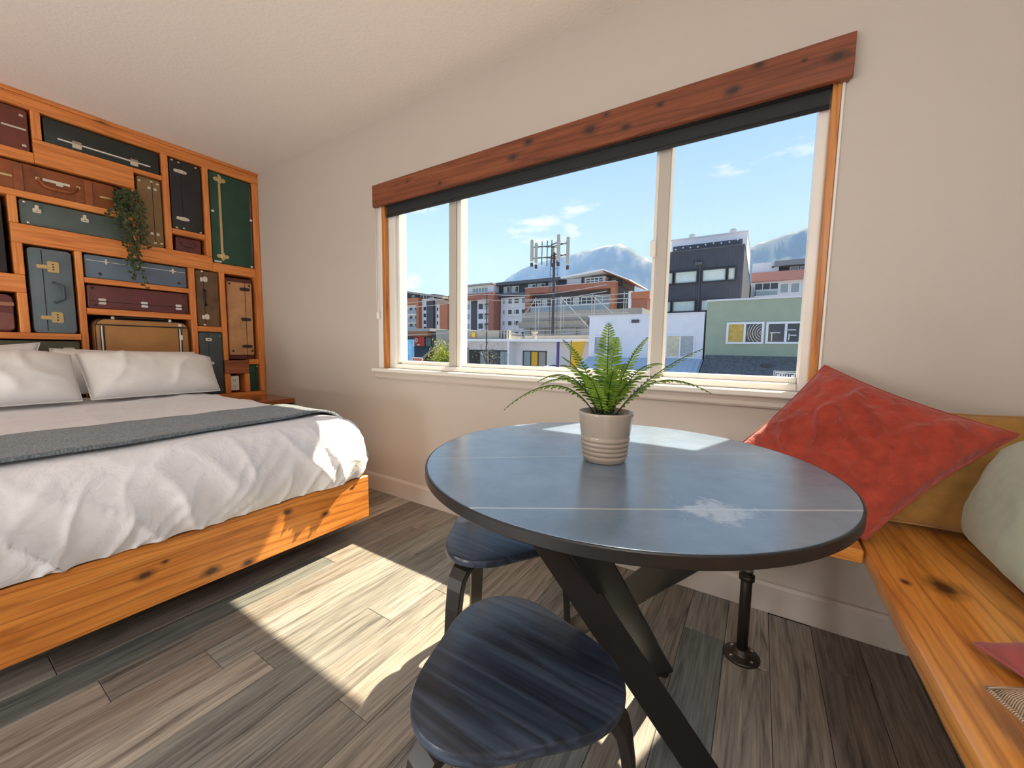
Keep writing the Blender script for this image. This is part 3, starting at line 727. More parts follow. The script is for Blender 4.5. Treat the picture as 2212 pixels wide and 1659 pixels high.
for i in range(NYT+1):
    u = i/NYT; s_tot = 1.27+.40; s = u*s_tot
    if s < 1.27: y = SY0+.02+s*(SY1-.32-SY0-.02)/1.27; z = .662
    else: y, z = edge_profile(s-1.27)
    rg = []
    xa = -2.235 + .02*math.sin(y*3.1) + (.10 if y > .9 else 0)*max(0, (y-.9)/.35); xb = -1.762 - max(0, y-.4)*.10 + .006*math.sin(y*7)
    nx = 14
    off = (0, 1)
    for k in range(nx+1):
        xx = lerp(xa, xb, k/nx); zz = z + .011 + .003*noise.noise(Vector((xx*9, y*9, 4)))
        if y > SY1-.05: rg.append((xx, y+.012, zz-.008))
        else: rg.append((xx, y, zz))
    for k in range(nx, -1, -1):
        xx = lerp(xa, xb, k/nx); rg.append((xx, y + (.004 if y > SY1-.05 else 0), z+.001))
    rgs.append(rg)
mb.rings(rgs)
t = setp(mb.build('throw_blanket', knit('grey knit'), None, True), 'grey knitted throw folded across the foot end of the bed', 'blanket')

# ------------------------------------------------------------------ pillows and cushions
def cushion(c00, c10, c11, c01, T, mat, name, label, cat, group=None, nu=40, nv=40, pinch=.05, p_=2.6, wr=.008, wsc=7, seed=0, flange=0.0, hem=True, flat_back=0.0):
    c00, c10, c11, c01 = map(Vector, (c00, c10, c11, c01))
    n = ((c10-c00).cross(c01-c00)).normalized()
    lo = min(c00.z, c10.z, c11.z, c01.z); cen = (c00+c10+c11+c01)/4
    def base(u, v):
        # edges bow inwards between the corners
        uu = .5+(u-.5)*(1-pinch*math.sin(PI*v)); vv = .5+(v-.5)*(1-pinch*math.sin(PI*u))
        return (c00*(1-uu)+c10*uu)*(1-vv)+(c01*(1-uu)+c11*uu)*vv
    def h(u, v):
        a = max(0, 1-abs(2*u-1)**p_); b = max(0, 1-abs(2*v-1)**p_)
        return (a*b)**.55
    def wrk(p, u, v, s):
        e_ = min(u, 1-u, v, 1-v)
        r_ = ridge(Vector((p.x*wsc+seed, p.y*wsc, p.z*wsc)))**4*.9 + .5*fbm(Vector((p.x*wsc*2.2+s, p.y*wsc*2.2, p.z*wsc*2.2+seed)), 3)
        return wr*r_*min(1, e_*8)
    mb = MB(); vs = []; fs = []; idx = {}
    for side in (1, -1):
        for i in range(nu+1):
            for j in range(nv+1):
                u, v = i/nu, j/nv
                bd = i in (0, nu) or j in (0, nv)
                if bd and side == -1: idx[(side, i, j)] = idx[(1, i, j)]; continue
                p = base(u, v); hh = h(u, v)*T/2
                if side == -1: hh *= (1-flat_back)
                q = p + n*side*(hh + (0 if bd else wrk(p, u, v, side)))
                idx[(side, i, j)] = len(vs); vs.append(q)
        for i in range(nu):
            for j in range(nv):
                f = (idx[(side, i, j)], idx[(side, i+1, j)], idx[(side, i+1, j+1)], idx[(side, i, j+1)])
                fs.append(f if side == 1 else f[::-1])
    t = thing(name, label, cat, (cen.x, cen.y, min(p.z for p in vs)), group)
    mb.add(vs, fs).build('cover', mat, t, True)
    if hem:
        pts = [vs[idx[(1, i, 0)]] for i in range(nu)]+[vs[idx[(1, nu, j)]] for j in range(nv)]+[vs[idx[(1, nu-i, nv)]] for i in range(nu)]+[vs[idx[(1, 0, nv-j)]] for j in range(nv)]
        MB().tube(pts+[pts[0]], .0035, 6).build('seam', mat, t, True)
    return t
M_pil = fabric('pillow cotton', (0.78, 0.755, 0.73), .02, .85, 700, .12, .1, 9)
ztop = .660
PG = 'white pillows at the head of the bed'
cushion((-3.215, .585, ztop+.012), (-3.215, 1.215, ztop+.012), (-3.41, 1.235, .905), (-3.41, .565, .930), .24, M_pil, 'pillow', 'plump white pillow in the front row on the window side', 'pillow', PG, 44, 30, .015, 3.8, .014, 5, 1, flat_back=.5)
cushion((-3.20, -.135, ztop+.012), (-3.20, .545, ztop+.012), (-3.40, .550, .925), (-3.40, -.145, .945), .24, M_pil, 'pillow', 'plump white pillow in the front row away from the window', 'pillow', PG, 44, 30, .015, 3.8, .014, 5, 11, flat_back=.5)
cushion((-3.53, .50, ztop+.02), (-3.53, 1.20, ztop+.02), (-3.620, 1.215, .935), (-3.620, .50, .958), .10, M_pil, 'pillow', 'white pillow leaning on the caramel suitcase behind the front pillow', 'pillow', PG, 36, 24, .05, 2.8, .010, 5, 21)
cushion((-3.53, -.20, ztop+.02), (-3.53, .42, ztop+.02), (-3.615, .465, .992), (-3.620, -.22, .93), .10, M_pil, 'pillow', 'white pillow with a raised corner leaning on the moss-green suitcase', 'pillow', PG, 36, 24, .06, 2.8, .010, 5, 31)

# ------------------------------------------------------------------ bedside ledge
t = thing('nightstand', 'red-stained pine bedside cabinet between the bed and the window wall', 'nightstand', (-3.45, 1.51, 0.0))
B('top', -3.679, -3.222, 1.29, 1.744, .527, .566, W_night, t, .004)
B('body', -3.679, -3.245, 1.31, 1.735, .04, .526, M_dark, t)
o = B('drawer_front', -3.244, -3.228, 1.315, 1.728, .33, .515, W_night, t, .003)
MB().tube([(-3.222, 1.49, .43), (-3.205, 1.50, .43), (-3.205, 1.56, .43), (-3.222, 1.57, .43)], .005, 8).build('pull', M_pipe, o, True)
B('door', -3.244, -3.228, 1.315, 1.728, .06, .322, W_night, t, .003)
B('foot', -3.66, -3.26, 1.33, 1.37, 0, .04, M_dark, t); B('foot', -3.66, -3.26, 1.68, 1.72, 0, .04, M_dark, t)

# ------------------------------------------------------------------ round table
TX, TY, TZ, TR = -.28, .922, .74, .453
def m_slate():
    m, t, p = nodes('blue-black stone laminate')
    pos = position(t, rnd=False)
    n = N(t, 'ShaderNodeTexNoise', Scale=7, Detail=8, Roughness=.7); t.links.new(pos, n.inputs['Vector'])
    c = ramp(t, n.outputs[0], [(0.3, (0.115, 0.165, 0.235)), (0.7, (0.180, 0.245, 0.335))])
    n2 = N(t, 'ShaderNodeTexNoise', Scale=420, Detail=1); t.links.new(pos, n2.inputs['Vector'])
    c = mixc(t, ramp(t, n2.outputs[0], [(0.60, (0, 0, 0)), (0.75, (.5, .5, .5))]), c, (0.20, 0.22, 0.25))
    sp = t.nodes.new('ShaderNodeSeparateXYZ'); t.links.new(pos, sp.inputs[0])
    nd = N(t, 'ShaderNodeTexNoise', Scale=9, Detail=3); t.links.new(pos, nd.inputs['Vector'])
    def vein(ax, ay, d0, wid, wob, col, amt):
        nonlocal c
        a = N(t, 'ShaderNodeMath', operation='MULTIPLY'); a.inputs[1].default_value = ax; t.links.new(sp.outputs['X'], a.inputs[0])
        b = N(t, 'ShaderNodeMath', operation='MULTIPLY_ADD'); b.inputs[1].default_value = ay; t.links.new(sp.outputs['Y'], b.inputs[0]); t.links.new(a.outputs[0], b.inputs[2])
        w_ = N(t, 'ShaderNodeMath', operation='MULTIPLY_ADD'); w_.inputs[1].default_value = wob; t.links.new(nd.outputs[0], w_.inputs[0]); t.links.new(b.outputs[0], w_.inputs[2])
        s = N(t, 'ShaderNodeMath', operation='SUBTRACT'); s.inputs[1].default_value = d0+wob*.5; t.links.new(w_.outputs[0], s.inputs[0])
        ab = N(t, 'ShaderNodeMath', operation='ABSOLUTE'); t.links.new(s.outputs[0], ab.inputs[0])
        k = ramp(t, ab.outputs[0], [(0.0, (amt, amt, amt)), (wid, (0, 0, 0))])
        c = mixc(t, k, c, col)
    for v in VEINS: vein(*v)
    # dried wipe mark
    dv = t.nodes.new('ShaderNodeVectorMath'); dv.operation = 'DISTANCE'; t.links.new(pos, dv.inputs[0]); dv.inputs[1].default_value = (STAIN[0], STAIN[1], TZ)
    n3 = N(t, 'ShaderNodeTexNoise', Scale=28, Detail=6, Roughness=.75, Distortion=1.0); t.links.new(pos, n3.inputs['Vector'])
    q = N(t, 'ShaderNodeMath', operation='MULTIPLY_ADD'); q.inputs[1].default_value = .16; t.links.new(n3.outputs[0], q.inputs[0]); t.links.new(dv.outputs['Value'], q.inputs[2])
    k = ramp(t, q.outputs[0], [(0.100, (.75, .75, .75)), (0.140, (0, 0, 0))])
    c = mixc(t, k, c, (0.48, 0.53, 0.60))
    n4 = N(t, 'ShaderNodeTexNoise', Scale=60, Detail=2, Distortion=3); t.links.new(position(t, (1, .25, 1), False), n4.inputs['Vector'])
    c = mixc(t, ramp(t, n4.outputs[0], [(0.72, (0, 0, 0)), (0.78, (.35, .35, .35))]), c, (0.38, 0.41, 0.45))
    t.links.new(c, p.inputs['Base Color']); p.inputs['Roughness'].default_value = .24
    p.inputs['Specular IOR Level'].default_value = 1.0
    return m
VEINS = [(-.5496, .8354, .6149, .0022, .006, (.55, .56, .55), .9), (-.6236, .7817, .9096, .0020, .010, (.5, .5, .5), .55)]
STAIN = (-.045, .700)
tb = thing('dining_table', 'round blue-black stone-top table on crossed flat steel legs', 'table', (TX, TY, 0.0))
MB().lathe([(TR-.004, .7195), (TR-.003, .7205), (TR-.003, .7385), (TR-.0042, TZ)], (TX, TY, 0), 160, caps=True).build('tabletop', m_slate(), tb)
tb_top = tb.children[0]; autosmooth(tb_top, 40)
autosmooth(MB().lathe([(TR-.02, .7185), (TR-.001, .7185), (TR+.0008, .7205), (TR+.0008, .7375), (TR-.0005, .7392), (TR-.0031, .7392)], (TX, TY, 0), 160, caps=False).build('edge_band', M_black, tb), 30)
MB().lathe([(.30, .706), (.30, .7185)], (TX, TY, 0), 40).build('mounting_plate', M_black, tb)
def flatleg(foot, top, wdir, wid=.062, th=.020):
    f, tp = Vector((TX+foot[0], TY+foot[1], .006)), Vector((TX+top[0], TY+top[1], .710))
    ax = (tp-f).normalized(); wd = Vector(wdir); wd = (wd-ax*wd.dot(ax)).normalized()
    leg = MB().ribbon([f, f+(tp-f)*.5, tp], wd, wid, th).build('leg', M_black, tb)
    MB().lathe([(.018, 0), (.018, .006), (.012, .009)], (f.x, f.y, 0), 14).build('glide', M_pipe, leg)
    return leg
flatleg((.31, -.045), (-.118, -.270), (.386, .404, .365))
flatleg((.087, .286), (.034, -.340), (.322, .197, .204))
flatleg((-.223, .296), (.262, -.19), (.363, -.133, -.344))

# ------------------------------------------------------------------ stools
W_stool = wood('black stained birch', 0, (0.012, 0.016, 0.026), (0.032, 0.044, 0.070), (0.075, 0.105, 0.160), rough=.28, knots=0, grain=30)
W_sleg = plain('black stained plywood', (0.016, 0.013, 0.011), .35)
def stool(cx, cy, ang, label, H=.45, R0=.170, R1=.0195):
    t = thing('stool', label, 'stool', (cx, cy, 0), 'black three-legged stools')
    def ol(d, z):
        o = []
        for k in range(72):
            a = 2*PI*k/72; r_ = R0 + R1*math.cos(3*(a-ang)) - d
            o.append((cx+r_*math.cos(a), cy+r_*math.sin(a), z))
        return o
    rings = [ol(.010, H-.024), ol(.002, H-.021), ol(0, H-.016), ol(0, H-.006), ol(.002, H-.002), ol(.008, H)]
    s_ = MB().rings(rings).build('seat', W_stool, t); autosmooth(s_, 30)
    for k in range(3):
        a = ang + 2*PI*k/3; d = Vector((math.cos(a), math.sin(a), 0)); wv = Vector((-d.y, d.x, 0)); c = Vector((cx, cy, 0))
        path = [c+d*.06+Vector((0, 0, H-.034)), c+d*.12+Vector((0, 0, H-.034)), c+d*.150+Vector((0, 0, H-.037)), c+d*.172+Vector((0, 0, H-.047)), c+d*.186+Vector((0, 0, H-.064)), c+d*.193+Vector((0, 0, H-.09)), c+d*.200+Vector((0, 0, H-.14)), c+d*.222+Vector((0, 0, 0.0))]
        o = MB().ribbon(path, wv, [.058, .058, .056, .052, .050, .048, .046, .040], .019).build('leg', W_sleg, t)
        MB().lathe([(.005, 0), (.005, .003), (.002, .0045)], tuple(c+d*.10+Vector((0, 0, H-.049))), 10).build('bolt', M_chrome, o)
    return t
stool(-.332, .548, math.radians(15), 'black three-legged stool standing clear of the table with its seat in full view')
stool(-.632, .945, math.radians(27), 'black three-legged stool pushed partly under the round table')

# ------------------------------------------------------------------ corner bench
bn = thing('corner_bench', 'L-shaped varnished knotty pine bench on black iron pipe legs', 'bench', (.4, 1.2, 0.0))
def plank_live(x0, x1, y0, y1, z0, z1, nm, mat):
    mb = MB(); rg = []
    n_ = 60
    for k in range(n_+1):
        y = lerp(y0, y1, k/n_); wv = .006*noise.noise(Vector((y*2.3, 1, 1)))+.003*noise.noise(Vector((y*9, 4, 1)))
        x = x0+wv
        rg.append([(x+.007, y, z0), (x+.002, y, z0+.007), (x, y, z1-.013), (x+.004, y, z1-.004), (x+.012, y, z1), (x1, y, z1), (x1, y, z0)])
    return mb.rings(rg).build(nm, mat, bn)
autosmooth(plank_live(.279, XE-.001, -.85, YN-.001, .412, .460, 'seat_board', W_bench), 30)
B('seat_board', -.12, .277, 1.388, YN-.001, .420, .4595, W_benchx, bn, .003)
def pipe_leg(x, y, ztop_):
    o = MB().lathe([(.0165, .012), (.0165, ztop_)], (x, y, 0), 20).build('pipe_leg', M_pipe, bn, True)
    MB().lathe([(.054, 0), (.054, .006), (.050, .009), (.028, .011), (.025, .014), (.024, .030), (.021, .032)], (x, y, 0), 28).build('flange', M_pipe, o, True)
    for k in range(4):
        a = PI/4+k*PI/2; MB().lathe([(.006, 0), (.006, .002), (.003, .003)], (x+.039*math.cos(a), y+.039*math.sin(a), .009), 10).build('screw', M_chrome, o)
    MB().lathe([(.0166, 0), (.0225, .001), (.0225, .018), (.0166, .019)], (x, y, ztop_-.155), 20).build('coupling', M_pipe, o, True)
    MB().lathe([(.0185, 0), (.0185, .05)], (x, y, ztop_-.132), 20).build('nipple', M_chrome if x < .2 else M_pipe, o, True)
    MB().lathe([(.05, 0), (.05, .005)], (x, y, ztop_-.005), 24).build('flange', M_pipe, o)
pipe_leg(.010, 1.425, .420); pipe_leg(.60, 1.05, .412); pipe_leg(.60, .05, .412); pipe_leg(.60, -.75, .412)

F_rust = fabric('rust linen', (0.37, 0.045, 0.022), .18, .9, 600, .6, .25, 20)
F_must = fabric('mustard cotton', (0.40, 0.20, 0.045), .12, .9, 600, .15, .2, 10)
F_sage = fabric('sage cotton', (0.36, 0.40, 0.29), .06, .9, 500, .15, .2, 9)
F_rose = fabric('dusty rose linen', (0.36, 0.075, 0.065), .12, .9, 600, .2, .2, 12)
def m_cord():
    m, t, p = nodes('beige corduroy'); wv = N(t, 'ShaderNodeTexWave', Scale=90, Distortion=.4); wv.bands_direction = 'Y'
    t.links.new(position(t, (1, 1, 1), False), wv.inputs['Vector'])
    t.links.new(ramp(t, wv.outputs[1], [(0.2, (.36, .24, .15)), (.8, (.62, .44, .30))]), p.inputs['Base Color']); p.inputs['Roughness'].default_value = .95
    bump(t, p, wv.outputs[1], .5, .004); return m
CG = 'loose cushions on the corner bench'
cushion((-.10, 1.60, .60), (.285, 1.435, .475), (.57, 1.515, .80), (.19, 1.690, .957), .15, F_rust, 'cushion', 'rust-red linen cushion tilted on one corner below the window', 'cushion', CG, 64, 64, .07, 2.4, .018, 10, 3)
cushion((.345, 1.645, .475), (.70, 1.635, .475), (.70, 1.705, .83), (.41, 1.712, .825), .085, F_must, 'cushion', 'mustard cotton cushion in the corner behind the rust-red one', 'cushion', CG, 40, 40, .04, 2.6, .006, 6, 5)
cushion((.555, 1.60, .475), (.535, 1.105, .475), (.625, 1.09, .86), (.615, 1.53, .80), .215, F_sage, 'cushion', 'plump sage-green cushion leaning on the bench wall', 'cushion', CG, 44, 44, .03, 3.0, .006, 6, 7)
cushion((.362, 1.012, .478), (.42, .86, .478), (.70, .93, .56), (.68, 1.06, .56), .075, F_rose, 'cushion', 'dusty-rose cushion slumped flat on the bench beside the sage-green one', 'cushion', CG, 36, 36, .06, 2.6, .006, 8, 9)
cushion((.318, .838, .505), (.40, .44, .515), (.69, .44, .74), (.68, .80, .70), .11, m_cord(), 'cushion', 'beige corduroy cushion propped at the near end of the bench', 'cushion', CG, 36, 36, .04, 2.8, .004, 6, 13)

# ------------------------------------------------------------------ plants
def leafmat(name, c1, c2, rough=.45):
    m, t, p = nodes(name)
    n = N(t, 'ShaderNodeTexNoise', Scale=35, Detail=2); t.links.new(position(t), n.inputs['Vector'])
    c = ramp(t, n.outputs[0], [(0.3, c1), (0.7, c2)]); t.links.new(c, p.inputs['Base Color']); p.inputs['Roughness'].default_value = rough
    tr = N(t, 'ShaderNodeBsdfTranslucent'); t.links.new(c, tr.inputs[0])
    mx = N(t, 'ShaderNodeMixShader'); mx.inputs[0].default_value = .4
    t.links.new(p.outputs[0], mx.inputs[1]); t.links.new(tr.outputs[0], mx.inputs[2]); t.links.new(mx.outputs[0], t.nodes['Material Output'].inputs[0])
    return m
M_fern = leafmat('fern green', (0.075, 0.19, 0.014), (0.30, 0.46, 0.04)); M_rib = plain('fern rib', (0.012, 0.022, 0.008), .5)
M_pot = plain('taupe glazed ceramic', (0.36, 0.30, 0.245), .18, spec=.6); M_soil = plain('dark moss', (0.012, 0.018, 0.008), .9)
PC = Vector((-.296, .883, TZ))
fern = thing('potted_fern', 'green fern in a ribbed taupe pot on the round table', 'plant', tuple(PC))
pr = [(.040, 0), (.0465, .0005), (.0485, .004)]
for k in range(5):
    z = .012+k*.0105; r_ = .049+z*.115; pr += [(r_-.0004, z-.004), (r_+.0016, z-.001), (r_+.0019, z+.003), (r_-.0004, z+.0062)]
pr += [(.0568, .064), (.0625, .110), (.0632, .114), (.0628, .1165), (.061, .1172), (.0592, .1155), (.0585, .105), (.05, .102)]
MB().lathe(pr, tuple(PC), 48).build('pot', M_pot, fern, True)
MB().lathe([(.0586, .098), (.05, .106), (.02, .112), (.004, .113)], tuple(PC), 24).build('moss', M_soil, fern, True)
def frond(tip, arch, Lmax, n=23, w0=.0062, broad=False):
    tip = Vector(tip); base = PC + Vector((tip.x*.10, tip.y*.10, .106)); end = PC + Vector((0, 0, .12)) + tip
    ctl = base + Vector(((end.x-base.x)*.38, (end.y-base.y)*.38, max(tip.z, .03)*.62+arch))
    def P(u): return base*(1-u)**2 + ctl*2*u*(1-u) + end*u*u
    def T(u): return ((ctl-base)*2*(1-u)+(end-ctl)*2*u).normalized()
    pts = [P(k/16) for k in range(17)]
    mb = MB()
    horiz = Vector((tip.x, tip.y, 0)).normalized() if Vector((tip.x, tip.y, 0)).length > .02 else Vector((.5, -.85, 0))
    side0 = Vector((-horiz.y, horiz.x, 0))
    vd = (PC + Vector((0, 0, .2)) - CAM).normalized()
    for k in range(n):
        u = .10 + .895*(k/(n-1))
        p, t_ = P(u), T(u)
        sd_ = (side0 - t_*side0.dot(t_)).normalized()
        nr = sd_.cross(t_).normalized()
        prof_ = min(1, (u-.02)*4.2)*(1-u)**.62*1.12+.05
        L = Lmax*1.5*prof_; wd = w0*.95*(.45+.55*prof_)
        for sg in (1, -1):
            d = (sd_*sg*.93 + t_*(.28+.35*u) + nr*(.10 if sg > 0 else .06) + Vector((random.uniform(-.08, .08), random.uniform(-.08, .08), random.uniform(-.1, .06)))).normalized()
            wdv = (t_ - d*t_.dot(d)).normalized()
            q0 = p; dr = Vector((0, 0, -1))*L
            vs = [q0-wdv*wd*.35, q0+d*L*.35-wdv*wd*.55+nr*.0008, q0+d*L*.78-wdv*wd*.42+dr*.05, q0+d*L+dr*.13, q0+d*L*.78+wdv*wd*.42+dr*.05, q0+d*L*.35+wdv*wd*.55+nr*.0008, q0+wdv*wd*.35, q0+d*L*.5+nr*.0022]
            mb.add(vs, [(0, 1, 7, 6), (1, 2, 7), (2, 3, 7), (3, 4, 7), (4, 5, 7), (5, 6, 7)])
    o = mb.build('frond', M_fern, fern)
    MB().tube(pts, [lerp(.0016, .0006, k/16) for k in range(17)], 5).build('rib', M_rib, o, True)
FR = [((-.007, .019, .200), .02, .030), ((-.016, .115, .172), .05, .024), ((.071, .065, .170), .03, .026), ((.183, .133, .145), .02, .023), ((.084, .185, .105), .07, .022),
      ((.216, .025, .052), .105, .025), ((-.203, -.127, -.004), .115, .024), ((-.187, .008, .055), .10, .024), ((-.133, -.077, .055), .09, .022), ((-.095, -.046, .122), .03, .022),
      ((-.139, .051, .165), .03, .020), ((-.02, -.110, .090), .04, .020), ((-.14, .042, .098), .06, .020), ((.03, -.05, .095), .02, .020), ((.10, -.03, .085), .05, .020), ((.01, .14, .10), .08, .022), ((-.06, .13, .12), .05, .022)]
for f_ in FR: frond(*f_)
# loose whorl of short leaves around the crown
for k in range(9):
    a = 2*PI*k/9+.3; frond((.045*math.cos(a), .045*math.sin(a), .03+.02*(k % 3)), .02, .014, 12, .006)

M_vine = leafmat('vine leaf', (0.028, 0.050, 0.020), (0.13, 0.155, 0.06), .5)
t = thing('trailing_plant', 'trailing leafy vine spilling from a dark pot over the suitcase shelving', 'plant', (-3.735, .902, 1.8755))
MB().lathe([(.022, 0), (.028, .002), (.033, .07), (.034, .085), (.030, .085), (.028, .07)], (-3.735, .902, 1.8755), 20).build('pot', M_blktrim, t, True)
ends = [(.917, 1.427), (.954, 1.379), (.895, 1.454), (.86, 1.645), (.936, 1.55), (.805, 1.815), (1.0, 1.745), (.835, 1.735), (.975, 1.66), (.905, 1.60), (.88, 1.52), (.945, 1.49), (.87, 1.75), (.95, 1.80), (.90, 1.86), (.845, 1.88)]
for i, (ey, ez) in enumerate(ends):
    xo = XF+.035+.035*random.random(); pts = []
    for k in range(15):
        u = k/14
        if u < .2: p = Vector((lerp(-3.735, xo, u/.2), lerp(.902, lerp(.902, ey, .35), u/.2), 1.962+.045*math.sin(PI*u/.2*.5)))
        else:
            s = (u-.2)/.8; p = Vector((xo+.02*math.sin(s*PI)*(.4+random.random()*.2), lerp(lerp(.902, ey, .35), ey, s)+.012*math.sin(s*6+i), lerp(2.007, ez, s**1.1)))
        pts.append(p)
    st = MB().tube(pts, .0013, 5).build('vine', M_rib, t, True)
    mb = MB(); nl = int(26+40*(2.0-ez))
    for k in range(nl):
        u = .12+.88*k/(nl-1)*1.0; f = u*14; a = min(13, int(f)); p = pts[a].lerp(pts[a+1], f-a)
        an = random.uniform(-PI, PI)
        d = Vector((random.uniform(-.1, .9), math.cos(an), math.sin(an)*.8-.35)).normalized()
        nr = Vector((1, random.uniform(-.6, .6), random.uniform(-.3, .9))).normalized(); wv_ = d.cross(nr).normalized(); nr = wv_.cross(d)
        L = random.uniform(.020, .032); W_ = L*.30
        p = p + Vector((random.uniform(0, .012), random.uniform(-.012, .012), random.uniform(-.008, .008)))
        p.x = max(p.x, XF+.016) if u > .25 else p.x
        if u > .25: d.x = abs(d.x)*.5
        vs = [p, p+d*L*.35+wv_*W_, p+d*L*.7+wv_*W_*.8, p+d*L, p+d*L*.7-wv_*W_*.8, p+d*L*.35-wv_*W_, p+d*L*.5+nr*L*.06]
        mb.add(vs, [(0, 1, 6), (1, 2, 6), (2, 3, 6), (3, 4, 6), (4, 5, 6), (5, 0, 6)])
    mb.build('foliage', M_vine, st)

# ================================================================== outside: the street beyond the window
GZ = -3.2
X_stu = plain('white stucco', (0.78, 0.77, 0.80), .8, var=.03, scale=3); X_grn = plain('sage stucco', (0.36, 0.41, 0.295), .8, var=.06, scale=2)
X_nav = plain('dark shingles', (0.17, 0.160, 0.150), .95, var=.3, scale=9, spec=.1); X_blk = plain('charcoal siding', (0.055, 0.060, 0.080), .7, var=.12, scale=3)
X_cap = plain('pale flashing', (0.70, 0.70, 0.72), .6); X_brk = plain('brick red panel', (0.40, 0.155, 0.10), .8, var=.10, scale=2)
X_orn = plain('orange brick', (0.50, 0.19, 0.10), .8, var=.08, scale=2); X_dgr = plain('dark grey panel', (0.075, 0.080, 0.095), .7)
X_con = plain('weathered concrete', (0.36, 0.34, 0.30), .9, var=.12, scale=1.5); X_tan = plain('tan parapet', (0.42, 0.38, 0.31), .9, var=.1, scale=1.5)
X_fas = plain('grey fascia', (0.36, 0.35, 0.33), .8, var=.08, scale=2); X_blw = plain('blue grey wall', (0.40, 0.46, 0.56), .8, var=.05)
X_gls = plain('reflective pane', (0.30, 0.37, 0.38), .12, spec=.8); X_dkg = plain('dark pane', (0.05, 0.055, 0.06), .12, spec=.7); X_lgt = plain('curtained pane', (0.62, 0.60, 0.54), .2)
X_wfr = plain('white window frame', (0.82, 0.82, 0.82), .5); X_dfr = plain('black window frame', (0.03, 0.03, 0.035), .5)
X_bwn = plain('cedar soffit', (0.34, 0.13, 0.06), .6, var=.1, scale=3); X_red = plain('red banner', (0.62, 0.05, 0.03), .6); X_wht = plain('white paint', (0.85, 0.85, 0.85), .6)
X_yel = plain('yellow banner', (0.80, 0.45, 0.02), .6); X_pur = plain('violet post', (0.09, 0.07, 0.25), .6); X_sky = plain('sky-blue poster', (0.22, 0.52, 0.80), .5, var=.35, scale=1.6)
X_asp = plain('asphalt', (0.27, 0.27, 0.275), .9, var=.1, scale=.5); X_walk = plain('pavement', (0.42, 0.41, 0.39), .9, var=.06, scale=1); X_steel = plain('galvanised steel', (0.50, 0.51, 0.50), .5, .3); X_pole = plain('dark pole steel', (0.045, 0.045, 0.05), .5)
def m_ribbed():
    m, t, p = nodes('blue metal roofing'); wv = N(t, 'ShaderNodeTexWave', Scale=1.6); wv.bands_direction = 'X'; t.links.new(position(t, rnd=False), wv.inputs['Vector'])
    p.inputs['Base Color'].default_value = (0.52, 0.58, 0.64, 1); p.inputs['Roughness'].default_value = .45; bump(t, p, wv.outputs[1], .8, .05); return m
X_met = m_ribbed()
g = MB(); g.box(-160, 120, 2.6, 2400, GZ-.5, GZ); setp(struct(g.build('ground', X_asp)), 'grey street surface below the window')
setp(struct(B('pavement', -60, 30, 13.6, 15.6, GZ, GZ+.14, X_walk)), 'concrete pavement along the far side of the street')

def bld(name, label, x, y, cat='building', group=None): return thing(name, label, cat, (x, y, GZ), group)
def win_(par, x0, x1, z0, z1, Y, cols=1, rows=1, fr=None, gl=None, fw_=.06, d=.05, panes=None):
    """a framed window on a facade that faces the street at depth Y"""
    fr = fr or X_wfr; gl = gl or X_gls; mb = MB()
    mb.box(x0, x1, Y-d, Y+.01, z0, z0+fw_); mb.box(x0, x1, Y-d, Y+.01, z1-fw_, z1); mb.box(x0, x0+fw_, Y-d, Y+.01, z0+fw_, z1-fw_); mb.box(x1-fw_, x1, Y-d, Y+.01, z0+fw_, z1-fw_)
    xs = [x0+fw_+(x1-x0-2*fw_)*k/cols for k in range(cols+1)]; zs = [z0+fw_+(z1-z0-2*fw_)*k/rows for k in range(rows+1)]
    for x in xs[1:-1]: mb.box(x-fw_/2, x+fw_/2, Y-d, Y+.01, z0+fw_, z1-fw_)
    for z in zs[1:-1]: mb.box(x0+fw_, x1-fw_, Y-d*.9, Y+.01, z-fw_/2, z+fw_/2)
    o = mb.build('window', fr, par); k = 0
    for i in range(cols):
        for j in range(rows):
            mt = gl if panes is None else panes[k % len(panes)]; k += 1
            B('pane', xs[i], xs[i+1], Y-d*.35, Y-d*.15, zs[j], zs[j+1], mt, o)
    return o
def sloped(par, nm, x0, x1, ya, za, yb, zb, th, mat):
    return MB().prism([(ya, za), (yb, zb), (yb, zb-th), (ya, za-th)], 0, x0, x1).build(nm, mat, par)

# --- sage-green shop
t = bld('shop_building', 'sage-green stucco shop with two white-framed upstairs windows and a dark shingle awning', .2, 20)
B('wall', -1.93, 4.2, 18, 25.5, GZ, 3.02, X_grn, t); B('parapet_cap', -1.95, 4.25, 17.94, 25.6, 3.021, 3.09, X_cap, t)
o = win_(t, -1.18, .10, 1.30, 2.16, 18, 2, 1, panes=[plain('amber curtain', (.62, .40, .08), .5, var=.25, scale=5), X_dkg], fw_=.08)
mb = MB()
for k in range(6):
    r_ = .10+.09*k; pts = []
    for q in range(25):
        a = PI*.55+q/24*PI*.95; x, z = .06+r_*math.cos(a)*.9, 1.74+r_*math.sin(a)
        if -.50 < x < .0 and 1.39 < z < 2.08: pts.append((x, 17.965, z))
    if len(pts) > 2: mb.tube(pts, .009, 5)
mb.build('white_swirl', X_wht, o)  # concentric white arcs standing just in front of the dark pane
o = win_(t, .16, 1.42, 1.31, 2.15, 18, 2, 1, gl=X_dkg, fw_=.08)
for q in ((.30, .62, 17.95, 17.97, 1.72, 1.75), (.34, .37, 17.95, 17.97, 1.42, 1.72), (.80, 1.10, 17.95, 17.97, 1.82, 1.85), (.88, .91, 17.95, 17.97, 1.45, 1.70), (.93, 1.12, 17.95, 17.97, 1.62, 1.65)): B('painted_mark', *q, X_wht, o)
win_(t, 1.9, 3.1, 1.31, 2.15, 18, 2, 1, gl=X_dkg, fw_=.08)
